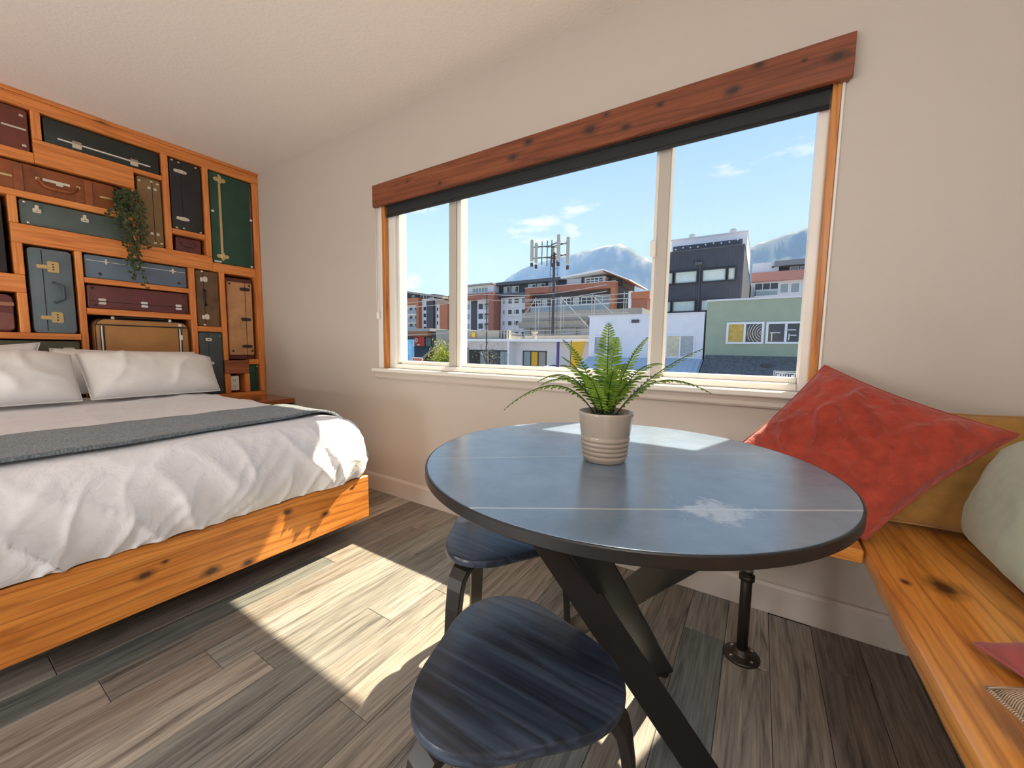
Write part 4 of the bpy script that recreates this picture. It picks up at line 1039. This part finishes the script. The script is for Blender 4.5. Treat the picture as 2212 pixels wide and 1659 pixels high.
sloped(t, 'awning', -1.88, 4.2, 18, .84, 16.0, .02, .12, X_nav); B('awning_vent', .10, .36, 17.0, 17.3, .44, .58, X_pole, t)
B('shop_front', -1.88, 4.2, 16.6, 18, GZ, .05, X_grn, t)
t = thing('shop_sign', 'white signboard lettered in black on the edge of the shingle awning', 'sign', (.95, 15.8, -.06))
B('board', .44, 1.75, 15.80, 15.86, -.06, .37, X_wht, t); 
mb = MB(); mb.box(.455, 1.735, 15.79, 15.80, .335, .355); mb.box(.455, 1.735, 15.79, 15.80, -.045, -.025); mb.box(.455, .475, 15.79, 15.80, -.045, .355); mb.box(1.715, 1.735, 15.79, 15.80, -.045, .355); mb.build('border', X_pole, t)
def glyph(s, x, z, h, wd, st, Y):
    m = MB(); bar = lambda a, b, c, d: m.box(x+a*wd, x+b*wd, Y-.012, Y, z+c*h, z+d*h); q = st/wd; r_ = st/h
    if s == 'C': bar(0, q, 0, 1); bar(0, 1, 1-r_, 1); bar(0, 1, 0, r_)
    if s == 'H': bar(0, q, 0, 1); bar(1-q, 1, 0, 1); bar(0, 1, .5-r_/2, .5+r_/2)
    if s == 'O': bar(0, q, 0, 1); bar(1-q, 1, 0, 1); bar(0, 1, 1-r_, 1); bar(0, 1, 0, r_)
    return m
for i, ch in enumerate('CHOCO'): glyph(ch, .505+i*.132, .045, .245, .105, .024, 15.80).build('letter', X_pole, t)

# --- white stucco block
t = bld('stucco_building', 'plain white stucco block with curtained windows above a blue metal awning', -4.5, 20)
B('wall', -7.0, -2.0, 18, 25.4, GZ, 2.55, X_stu, t); B('parapet_cap', -7.05, -1.99, 17.95, 25.5, 2.551, 2.61, X_cap, t)
win_(t, -3.47, -2.31, .70, 1.69, 18, 2, 1, panes=[plain('cream curtain', (.66, .58, .40), .5, var=.15, scale=6), plain('grey blind', (.42, .42, .43), .4, var=.1, scale=8)])
win_(t, -6.75, -5.44, .74, 1.66, 18, 2, 1, panes=[plain('grey curtain', (.36, .36, .38), .5, var=.2, scale=6), X_gls]); B('vent', -4.98, -4.65, 17.93, 18.0, 2.23, 2.36, X_dgr, t)
B('wall_lamp', -6.15, -6.0, 17.85, 18.0, 2.05, 2.2, X_lgt, t)
sloped(t, 'awning', -7.0, -1.96, 18, .66, 16.0, -.05, .08, X_met); B('shop_front', -7.0, -1.99, 16.6, 18, GZ, -.08, X_stu, t)

# --- charcoal building
t = bld('charcoal_building', 'tall charcoal-clad building with pale horizontal windows and a white rooftop storey', -3.2, 36)
B('wall', -5.35, -1.06, 26, 46, GZ, 6.98, X_blk, t); B('coping', -5.40, -1.04, 25.95, 46, 6.981, 7.04, X_dgr, t)
for k in range(26): B('siding_rib', -5.33+k*.165, -5.30+k*.165, 25.965, 26.0, 3.3, 6.97, X_blk, t)
X_grw = plain('pale green blind', (0.50, 0.57, 0.54), .15, var=.08, scale=3, spec=.7)
for x0, x1 in ((-5.22, -4.76), (-4.68, -3.40), (-3.15, -1.88), (-1.82, -1.42)): win_(t, x0, x1, 5.05, 5.80, 26, 1, 1, X_dfr, X_grw, .05, .16)
for x0, x1 in ((-5.22, -4.80), (-4.72, -3.42), (-3.13, -1.9)): win_(t, x0, x1, 3.36, 4.04, 26, 1, 1, X_dfr, X_grw, .05, .16)
B('flood_lamp', -3.54, -3.16, 25.75, 25.96, 6.08, 6.24, X_dgr, t); B('downpipe', -3.30, -3.25, 25.90, 25.96, 3.3, 6.1, X_dgr, t)
B('rooftop_storey', -5.72, -1.10, 30, 38, 7.042, 8.72, X_stu, t); B('recess_band', -5.60, -1.37, 29.95, 30.02, 7.6, 8.30, X_dgr, t); B('roof_edge', -5.78, -1.06, 29.9, 38.1, 8.721, 8.79, X_cap, t)
for k in range(9): MB().lathe([(.02, 0), (.05, .03), (.05, .08), (.02, .11)], (-5.4+k*.47, 29.86, 8.02+.05*math.sin(k*1.7)+k*.018), 8).build('string_bulb', X_wht, t, True)
for x in (-4.48, -1.98): MB().lathe([(.16, 0), (.16, .12), (.24, .13), (.24, .30), (.18, .31), (.18, .37)], (x, 30.6, 8.791), 16).build('roof_vent', X_steel, t)

# --- pale block of flats further right
t = bld('apartment_building', 'pale block of flats with a red band, seen past the charcoal building', 1.2, 46)
B('wall', -1.0, 6.0, 42, 52, GZ, 7.28, X_stu, t); B('red_band', -1.0, 6.0, 41.6, 42, 7.24, 8.02, plain('faded red band', (.55, .26, .21), .8), t); B('upper_wall', -1.0, 1.0, 42.2, 50, 7.281, 8.95, X_stu, t)
B('penthouse', 1.001, 6.0, 42.6, 50, 7.281, 8.50, X_dgr, t); B('roof', .66, 6.2, 41.8, 50.2, 8.501, 8.95, plain('slate roof edge', (.24, .25, .28), .8), t)
win_(t, -.75, 1.08, 5.92, 7.15, 42, 3, 2, gl=X_dkg); win_(t, 1.16, 1.82, 6.15, 7.0, 42); win_(t, 1.92, 2.60, 6.13, 6.99, 42); win_(t, 2.75, 3.6, 6.13, 6.99, 42)
win_(t, 1.80, 2.48, 8.08, 8.48, 42.6); win_(t, 2.55, 3.4, 8.08, 8.48, 42.6)
B('balcony_rail', -.6, 1.0, 41.3, 41.34, 6.35, 6.40, X_wht, t); B('balcony_glass', -.6, 1.0, 41.31, 41.33, 5.95, 6.35, X_gls, t); B('balcony_floor', -.7, 1.1, 41.2, 42, 5.82, 5.94, X_wht, t)
MB().lathe([(.09, 0), (.09, .12)], (.55, 42.15, 8.45), 10).build('flue', X_pole, t)

# --- big brick and charcoal apartment complex behind
t = bld('apartment_building', 'large brick-red and dark grey apartment complex with a peaked white roof', -30, 64)
B('wall', -42.0, -19.0, 60, 72, GZ, 10.9, X_dgr, t); B('upper_wall', -41.2, -27.7, 60.3, 71, 10.901, 12.28, X_dgr, t)
B('flat_roof', -42.6, -27.6, 59.2, 71.5, 12.281, 12.80, plain('dark roof edge', (.10, .11, .13), .7), t)
for x0, x1, z0, z1 in ((-40.15, -38.7, 10.95, 12.15), (-38.45, -36.9, 10.95, 12.12), (-35.0, -33.4, 11.45, 12.2), (-33.2, -31.6, 11.45, 12.2), (-31.0, -29.6, 11.45, 12.2)): win_(t, x0, x1, z0, z1, 60.3, 2, 1, panes=[X_lgt, X_dkg], fw_=.12)
B('porch_roof', -41.7, -34.6, 58.8, 60, 10.2, 10.75, plain('dark porch edge', (.11, .12, .14), .7), t)
B('bay_wall', -40.3, -34.55, 59.6, 60, GZ, 10.1, X_stu, t)
for z in (8.9, 7.0, 5.0, 3.1):
    for x0 in (-38.75, -37.45): win_(t, x0, x0+1.15, z, z+.95, 59.6, 1, 1, X_wfr, X_dkg, .1)
    win_(t, -35.9, -34.9, z, z+.95, 59.6, 1, 1, X_wfr, X_dkg, .1); win_(t, -39.9, -39.3, z, z+.95, 59.6, 1, 1, X_wfr, X_gls, .1)
# brick wing on the left of it
for q in ((-51.2, -40.45, 57.6, 60, 9.8, 10.88), (-41.65, -40.45, 57.6, 60, GZ, 9.8), (-53.4, -51.3, 57.6, 60, GZ, 9.5)): B('brick_frame', *q, X_brk if q[0] > -53 else X_orn, t)
B('recess_wall', -51.3, -41.65, 58.6, 60, GZ, 9.8, X_stu, t)
for x0, x1, m in ((-46.3, -44.9, X_dgr), (-50.2, -49.3, X_dgr)): B('dark_panel', x0, x1, 58.5, 58.6, GZ, 9.75, m, t)
for z in (8.0, 6.2, 4.4):
    for x0, x1 in ((-44.7, -43.4), (-43.3, -42.2), (-47.5, -46.5), (-49.0, -48.0), (-51.2, -50.4)): win_(t, x0, x1, z, z+1.25, 58.6, 1, 1, X_wfr, X_dkg if x0 > -46 else X_gls, .12)
    B('balcony_glass', -42.6, -41.7, 57.7, 57.75, z-.1, z+.75, X_gls, t); B('balcony_floor', -42.7, -41.66, 57.6, 58.6, z-.25, z-.1, X_wht, t)
B('penthouse', -47.4, -41.2, 58.6, 62, 10.881, 12.4, X_stu, t); win_(t, -46.1, -42.4, 11.15, 12.1, 58.6, 5, 1, X_wfr, X_gls, .12); B('penthouse_roof', -48.3, -41.0, 57.9, 62.4, 12.401, 12.65, X_con, t)
# red balcony band and the peaked roof
B('red_band', -34.6, -18.95, 58.6, 60, 10.32, 11.28, X_brk, t); B('band_cap', -34.7, -18.9, 58.55, 60, 11.281, 11.36, X_cap, t); B('brick_pier', -34.6, -33.7, 58.6, 60, GZ, 10.32, X_brk, t); B('brick_pier', -19.6, -18.95, 58.6, 60, GZ, 10.32, X_orn, t)
B('attic_wall', -27.6, -21.0, 60.2, 68, 10.901, 12.45, X_stu, t); B('attic_wall', -20.99, -18.6, 61.4, 68, 10.901, 12.0, X_dgr, t)
win_(t, -24.3, -21.3, 11.42, 12.42, 60.2, 4, 2, X_wfr, X_dkg, .16); B('dark_post', -25.0, -24.5, 60.1, 60.2, 11.3, 12.5, X_dgr, t)
mb = MB().prism([(-27.9, 12.35), (-20.8, 13.0), (-16.7, 11.15), (-16.7, 11.35), (-20.8, 13.25), (-27.9, 12.6)], 1, 58.4, 69); mb.build('peaked_roof', X_wht, t)
mb = MB().prism([(-21.0, 12.95), (-16.8, 11.1), (-16.8, 11.15), (-21.0, 13.0)], 1, 58.5, 68.9); mb.build('roof_soffit', X_bwn, t)
for z in (7.2, 4.4):
    for x0, x1, m in ((-33.4, -32.2, X_dkg), (-32.0, -31.0, X_lgt), (-30.3, -28.5, X_gls), (-28.3, -26.6, X_dkg), (-26.3, -25.2, X_lgt), (-24.9, -23.0, X_dkg), (-22.6, -20.0, X_gls)):
        win_(t, x0, x1, z, z+2.2, 60, 2, 2, X_wfr, m, .14)
    B('balcony_floor', -33.6, -19.0, 58.7, 60, z-.35, z-.15, X_wht, t); B('balcony_glass', -33.6, -19.7, 58.72, 58.76, z-.15, z+.75, X_gls, t); B('balcony_rail', -33.6, -19.7, 58.70, 58.78, z+.76, z+.84, X_wht, t)
B('white_column', -17.1, -16.65, 59.4, 60, GZ, 9.75, X_wht, t); B('red_tower', -16.6, -14.35, 59.5, 64, GZ, 9.5, X_brk, t); B('tower_cap', -16.7, -14.0, 59.3, 64, 8.6, 9.6, X_orn, t)
B('link_wall', -19.0, -17.1, 61, 66, GZ, 8.6, X_dgr, t)

# --- flats at the far left
t = bld('apartment_building', 'white and dark grey flats with brick band and balconies at the end of the street', -61, 64)
B('wall', -67.9, -56.75, 60, 72, GZ, 11.0, X_stu, t); B('dark_wall', -67.6, -56.9, 60.05, 71, 11.001, 11.9, X_dgr, t)
mb = MB().prism([(-68.4, 13.1), (-53.8, 10.75), (-53.8, 11.1), (-68.4, 13.5)], 1, 58.9, 72); mb.build('sloping_roof', X_con, t)
mb = MB().prism([(-67.9, 11.0), (-57.0, 11.0), (-57.0, 11.25), (-67.9, 13.1)], 1, 60, 71); mb.build('upper_wall', X_dgr, t)
for x0, x1 in ((-67.0, -65.5), (-63.5, -62.6), (-60.9, -59.2), (-58.6, -57.2)): win_(t, x0, x1, 10.9, 11.9 if x0 < -60 else 11.2, 59.98, 2, 1, X_wfr, X_dkg, .12)
B('brick_band', -67.9, -60.6, 59.0, 60, 9.95, 11.25, X_orn, t); B('brick_pier', -61.2, -60.6, 59.0, 60, GZ, 9.95, X_orn, t)
for z in (8.0, 6.2, 4.6):
    B('balcony_floor', -67.9, -61.3, 59.0, 60, z-.25, z-.1, X_wht, t); B('balcony_glass', -67.9, -61.3, 59.02, 59.06, z-.1, z+.7, X_gls, t)
    for x0 in (-66.2, -64.3, -62.6): win_(t, x0, x0+1.0, z, z+1.5, 60, 1, 1, X_wfr, X_dkg, .1)
for x0, x1, m in ((-58.7, -56.8, X_dgr),): B('dark_column', x0, x1, 59.4, 60, GZ, 10.5, m, t)
for z in (8.5, 7.1, 5.7, 4.4): win_(t, -60.2, -59.2, z, z+1.0, 60, 1, 1, X_wfr, X_dkg, .12)
B('corner_wing', -56.5, -55.6, 60, 70, GZ, 9.6, X_wht, t)
for z in (8.3, 6.9, 5.5): win_(t, -56.4, -55.8, z, z+.9, 60, 1, 1, X_wfr, X_dkg, .1)

# --- construction slab with scaffolding
t = bld('unfinished_building', 'grey concrete shell of an unfinished flat-roofed building', -19, 48)
B('roof_slab', -26.4, -11.1, 44, 55, 4.35, 5.62, X_fas, t); B('fascia', -26.4, -17.2, 43.2, 44, 3.6, 4.28, X_fas, t); B('slab_edge', -26.5, -17.1, 43.1, 44, 4.281, 4.35, X_tan, t); B('wall', -26.3, -12, 44.3, 54, GZ, 4.34, X_blw, t)
for x in (-25.2, -23.1, -21.0, -18.9): B('column', x, x+.25, 43.6, 43.9, GZ, 3.6, X_fas, t)
sf = bld('scaffolding', 'pale tubular scaffolding along the unfinished building', -20, 42.4, 'scaffold')
def stube(a, b, r_=.045): MB().tube([a, b], r_, 6).build('tube', X_steel, sf)
for x in (-26.8, -23.4, -20.0, -16.2, -12.6): stube((x, 42.2, GZ), (x, 42.2, 7.2)); stube((x, 43.0, GZ), (x, 43.0, 6.6))
for z in (3.2, 5.0, 6.1, 7.0): stube((-27.4, 42.2, z), (-12.0, 42.2, z))
for z in (4.9, 6.6): stube((-27.4, 43.0, z), (-12.0, 43.0, z))
for a, b in (((-20.0, 42.15, 7.0), (-16.2, 42.15, 3.2)), ((-16.2, 42.15, 7.0), (-12.6, 42.15, 4.0)), ((-26.8, 42.15, 3.0), (-23.4, 42.15, 7.0)), ((-25.5, 42.15, 0.0), (-23.4, 42.15, 3.2)), ((-20, 42.15, 3.2), (-18.2, 42.15, .8))): stube(a, b)
B('deck_board', -27.2, -12.2, 42.3, 42.95, 3.24, 3.30, X_tan, sf)

# --- low white row of shops
t = bld('shop_building', 'low white flat-roofed shop row with dark-framed windows and a grey parapet', -16, 29)
B('wall', -21.3, -9.4, 26.6, 34, GZ, 1.50, X_stu, t); B('roof_canopy', -21.45, -9.3, 25.5, 34.2, 1.51, 1.72, X_cap, t); B('canopy_edge', -21.5, -9.25, 25.42, 25.5, 1.52, 1.70, X_wht, t); B('parapet', -21.3, -17.2, 26.4, 27, 1.73, 2.45, X_tan, t); B('parapet', -17.1, -9.6, 29, 29.6, 1.73, 2.1, X_tan, t)
B('fin_wall', -16.58, -16.42, 25.5, 26.6, GZ, 1.5, X_wht, t)
win_(t, -21.2, -16.9, -.45, .83, 26.6, 4, 1, X_dfr, X_dkg, .10, panes=[X_dkg, X_gls, X_dkg, X_gls]); win_(t, -15.8, -13.7, -.40, .83, 26.6, 3, 1, X_dfr, X_gls, .08, panes=[X_gls, X_yel, plain('dim pane', (.35, .33, .28), .2)])
B('post', -12.37, -12.22, 25.55, 25.7, GZ, 1.5, X_pur, t); B('bench_top', -13.0, -12.5, 25.6, 26.2, -.25, -.18, X_pole, t); B('bench_leg', -12.98, -12.92, 25.65, 25.75, GZ, -.25, X_pole, t)
B('roof_sign', -20.6, -20.3, 26.2, 26.3, 1.9, 2.25, X_yel, t); MB().lathe([(.16, 0), (.16, .5), (.26, .52), (.26, .64)], (-15.3, 27.5, 1.73), 12).build('roof_vent', X_tan, t)
for k in range(4): B('roof_battens', -17.9+k*.28, -17.85+k*.28, 26.3, 26.38, 1.76, 2.4, X_dgr, t)
t = thing('banner', 'yellow feather banner standing by the white stucco block', 'banner', (-10.7, 25.0, GZ))
MB().prism([(-11.05, -1.2), (-10.95, 1.5), (-10.0, 1.55), (-10.2, .6), (-10.75, -1.2)], 1, 24.98, 25.02).build('cloth', X_yel, t); MB().tube([(-11.08, 25, GZ), (-11.0, 25, 1.6)], .03, 6).build('staff', X_pole, t)

t = bld('concrete_building', 'blank weathered concrete wall beside the low shop row', -23, 30)
B('wall', -24.8, -21.6, 26.3, 36, GZ, 2.50, X_con, t); B('coping', -24.85, -21.55, 26.25, 36, 2.501, 2.57, X_fas, t)
for z in (1.7, .9, .1): B('joint', -24.8, -21.6, 26.285, 26.3, z, z+.03, X_fas, t)
win_(t, -22.3, -21.7, .2, .9, 26.3, 1, 1, X_wfr, X_dkg, .06)

t = bld('shop_building', 'dark wood-fronted shop with red banner and blue poster at the street end', -33.5, 34)
B('wall', -39, -30.5, 32, 42, GZ, 2.72, X_dgr, t); B('roof', -39.2, -30.3, 31.2, 42, 2.73, 3.04, X_fas, t); B('soffit_board', -39, -30.8, 31.3, 32, 2.2, 2.72, X_bwn, t)
B('banner_panel', -33.5, -31.9, 31.9, 31.98, 1.08, 2.18, X_red, t); mb = MB().lathe([(.12, 0), (.24, 0)], (0, 0, 0), 20, False); 
mb = MB()
for k in range(24):
    a, b = 2*PI*k/24, 2*PI*(k+1)/24
    mb.add([(-33.1+r_*math.cos(q), y_, 1.75+r_*math.sin(q)) for y_ in (31.86, 31.9) for q in (a, b) for r_ in (.12, .22)], [(0, 1, 3, 2), (4, 6, 7, 5), (1, 5, 7, 3), (0, 2, 6, 4)])
mb.box(-33.0, -32.55, 31.86, 31.9, 1.18, 1.30); mb.build('banner_emblem', X_wht, t)
win_(t, -31.8, -30.85, 1.04, 2.18, 32, 1, 1, X_dfr, X_dkg, .08)
sloped(t, 'awning', -33.5, -30.5, 32, 1.0, 30.6, -.1, .1, X_dgr)
t = thing('poster_board', 'sky-blue printed poster board in front of the wood-fronted shop', 'poster', (-34.5, 29.9, GZ))
B('panel', -35.5, -31.45, 29.9, 29.98, -.9, 1.80, X_sky, t)
B('leg', -35.2, -35.1, 29.92, 29.98, GZ, -.9, X_pole, t); B('leg', -31.9, -31.8, 29.92, 29.98, GZ, -.9, X_pole, t)
t = thing('street_sign', 'small white sign lettered in red below the dark awning', 'sign', (-30.6, 29.5, GZ))
B('panel', -31.3, -29.75, 29.5, 29.55, -.75, -.10, X_wht, t); B('leg', -30.6, -30.5, 29.5, 29.55, GZ, -.75, X_pole, t)
for k in range(5): B('letter', -31.2+k*.28, -31.0+k*.28, 29.48, 29.5, -.52, -.18, X_red, t)

# --- phone mast
t = thing('phone_mast', 'dark lattice phone mast carrying upright antenna panels', 'mast', (-17.9, 36, GZ))
MB().tube([(-17.9, 36, GZ), (-17.95, 36, 10.6)], [.17, .12], 10).build('pole', X_pole, t)
for dx in (-.42, .42): MB().tube([(-17.9+dx, 36, 1.5), (-17.95+dx, 36, 10.2)], .025, 5).build('cable_run', X_pole, t)
for k in range(14): MB().tube([(-18.33, 36, 1.8+k*.6), (-17.5, 36, 1.8+k*.6)], .018, 4).build('rung', X_pole, t)
for z in (11.35, 10.25):
    for a, b in (((-20.2, 35.8, z), (-18.4, 36.2, z)), ((-18.4, 36.2, z+.1), (-17.2, 35.8, z+.2)), ((-18.6, 36.6, z), (-16.5, 36.2, z+.1)), ((-19.3, 35.9, z), (-17.9, 37.2, z)), ((-17.2, 35.8, z), (-16.5, 36.3, z))): MB().tube([a, b], .06, 5).build('bracket', X_pole, t)
for x in (-19.4, -18.8, -18.3, -17.7): MB().tube([(x, 36.1, 9.3+abs(x+18.5)*.3), (x, 36.1, 11.9)], .045, 5).build('stand_off', X_pole, t)
X_ant = plain('antenna beige', (.42, .40, .34), .6)
for x, y, z0, z1 in ((-20.35, 35.7, 9.95, 12.1), (-19.95, 35.9, 9.75, 11.8), (-17.3, 35.6, 9.7, 12.2), (-16.55, 36.2, 9.4, 12.0), (-18.7, 37.2, 10.0, 11.6)):
    o = B('antenna', x-.16, x+.16, y-.12, y+.12, z0, z1, X_ant, t, .05); B('radio_unit', x-.13, x+.13, y-.1, y+.1, z0-.55, z0-.15, X_pole, o, .03)

# --- street greenery and wires
def shrub(label, x, y, z, rx, rz, n, cols, cat='shrub', dens=.10):
    t = thing(cat, label, cat, (x, y, GZ)); bm_ = MB()
    bm_.tube([(x, y, GZ), (x+.05, y, z-rz*.4)], [.07, .03], 6)
    for k in range(10):
        a = random.uniform(0, 2*PI); bm_.tube([(x, y, z-rz*.9), (x+rx*.8*math.cos(a), y+rx*.6*math.sin(a), z+rz*random.uniform(-.3, .9))], [.03, .008], 4)
    bm_.build('branches', plain('bark', (.06, .045, .035), .9), t)
    for ci, c in enumerate(cols):
        mb = MB()
        for k in range(n):
            v_ = Vector((random.gauss(0, .45), random.gauss(0, .45), random.gauss(0, .45)))
            p = Vector((x+v_.x*rx, y+v_.y*rx, z+v_.z*rz)); a = Vector((random.uniform(-1, 1), random.uniform(-1, 1), random.uniform(-1, 1))).normalized(); b = a.orthogonal().normalized()
            mb.add([p-a*dens, p+b*dens*.5, p+a*dens, p-b*dens*.5], [(0, 1, 2, 3)])
        setp(mb.build('foliage', leafmat('street leaf %d' % ci, tuple(q*.6 for q in c), c), t), kind='stuff')
shrub('yellow-green bushy shrub in front of the concrete wall', -22.0, 24.2, .1, 1.0, 1.3, 500, [(.42, .50, .06), (.16, .28, .05), (.60, .55, .10)])
shrub('dark sparse shrub in front of the low shop row windows', -17.1, 23.9, .25, 1.0, 1.2, 150, [(.10, .10, .08), (.30, .28, .24)], dens=.07)
t = thing('utility_pole', 'thin dark utility pole carrying three sagging wires past the low shop row', 'pole', (-18.4, 25.25, GZ))
MB().tube([(-18.4, 25.25, GZ), (-18.4, 25.25, 5.3)], .05, 8).build('shaft', X_pole, t)
for i, z in enumerate((5.15, 4.75, 2.35)):
    o = MB().tube([(-18.4, 25.25, z), (-18.4, 24.6, z)], .03, 6).build('crossarm', X_pole, t)
    for xa, xb in ((-45, -18.4), (-18.4, -8.5)):
        MB().tube([(lerp(xa, xb, k/10), 24.62+.12*i, z-.35*math.sin(PI*k/10)) for k in range(11)], .02, 5).build('wire', X_steel, o)

# --- mountains and the haze in front of them
def m_mtn(name):
    m, t, p = nodes(name)
    n = N(t, 'ShaderNodeTexNoise', Scale=.012, Detail=8, Roughness=.65); t.links.new(position(t, (1, 1, .6), False), n.inputs['Vector'])
    t.links.new(ramp(t, n.outputs[0], [(0.40, (0.030, 0.055, 0.030)), (0.52, (0.07, 0.10, 0.06)), (0.62, (0.24, 0.23, 0.21))]), p.inputs['Base Color'])
    p.inputs['Roughness'].default_value = .95; return m
X_mt = m_mtn('forest and rock')
def mountain(name, label, ridge_pts, Y, base_dy, back_dy):
    xs = []
    for (xa, za), (xb, zb) in zip(ridge_pts[:-1], ridge_pts[1:]):
        m = max(2, int(abs(xb-xa)/9))
        for k in range(m): xs.append((lerp(xa, xb, k/m), lerp(za, zb, k/m)))
    xs.append(ridge_pts[-1]); vs = []; NV = 22
    for i, (x, z) in enumerate(xs):
        zr = z + 4.0*noise.noise(Vector((x*.06, 3, 1))) + 2.5*noise.noise(Vector((x*.3, 8, 1)))
        for j in range(NV+1):
            v_ = j/NV
            if v_ <= .25: f = v_/.25; y = Y + back_dy*(1-f); zz = lerp(GZ-5, zr, f**.7)
            else: f = (v_-.25)/.75; y = Y - base_dy*f; zz = lerp(zr, GZ-5, f**.62)
            k_ = 0 if abs(v_-.25) < .03 else 1
            d = 22*noise.noise(Vector((x*.012, y*.012, 2))) + 9*noise.noise(Vector((x*.04, zz*.04, 5)))
            vs.append((x + d*.6*k_, y + d*k_, zz))
    fs = []
    for i in range(len(xs)-1):
        for j in range(NV): fs.append((i*(NV+1)+j, (i+1)*(NV+1)+j, (i+1)*(NV+1)+j+1, i*(NV+1)+j+1))
    return setp(struct(MB().add(vs, fs).build(name, X_mt, None, True)), label)
mountain('mountain', 'steep forested rock dome rising behind the apartment complex', [(-1330, 40), (-1290, 120), (-1255, 240), (-1222, 345), (-1194, 405), (-1136, 445), (-1051, 477), (-943, 499), (-817, 511), (-698, 523), (-631, 531), (-577, 530), (-534, 507), (-481, 464), (-430, 428), (-361, 391), (-285, 345), (-180, 300), (-60, 250), (80, 200)], 1800, 420, 500)
mountain('mountain', 'forested mountain flank rising to the right behind the pale flats', [(-520, 60), (-330, 240), (-126, 338), (-46, 375), (-12, 386), (36, 398), (103, 416), (156, 436), (300, 500), (520, 560), (800, 520)], 1500, 400, 500)
hz = bpy.data.materials.new('summer haze'); hz.use_nodes = True; ht = hz.node_tree; ht.nodes.clear()
vs_ = N(ht, 'ShaderNodeVolumeScatter'); vs_.inputs['Color'].default_value = (0.27, 0.46, 1.0, 1); vs_.inputs['Density'].default_value = 0.00040
ho = N(ht, 'ShaderNodeOutputMaterial'); ht.links.new(vs_.outputs[0], ho.inputs['Volume'])
h_ = setp(B('haze', -1900, 1100, 150, 2350, -20, 640, hz), 'blue summer haze hanging between the town and the mountains', 'haze', kind='stuff')
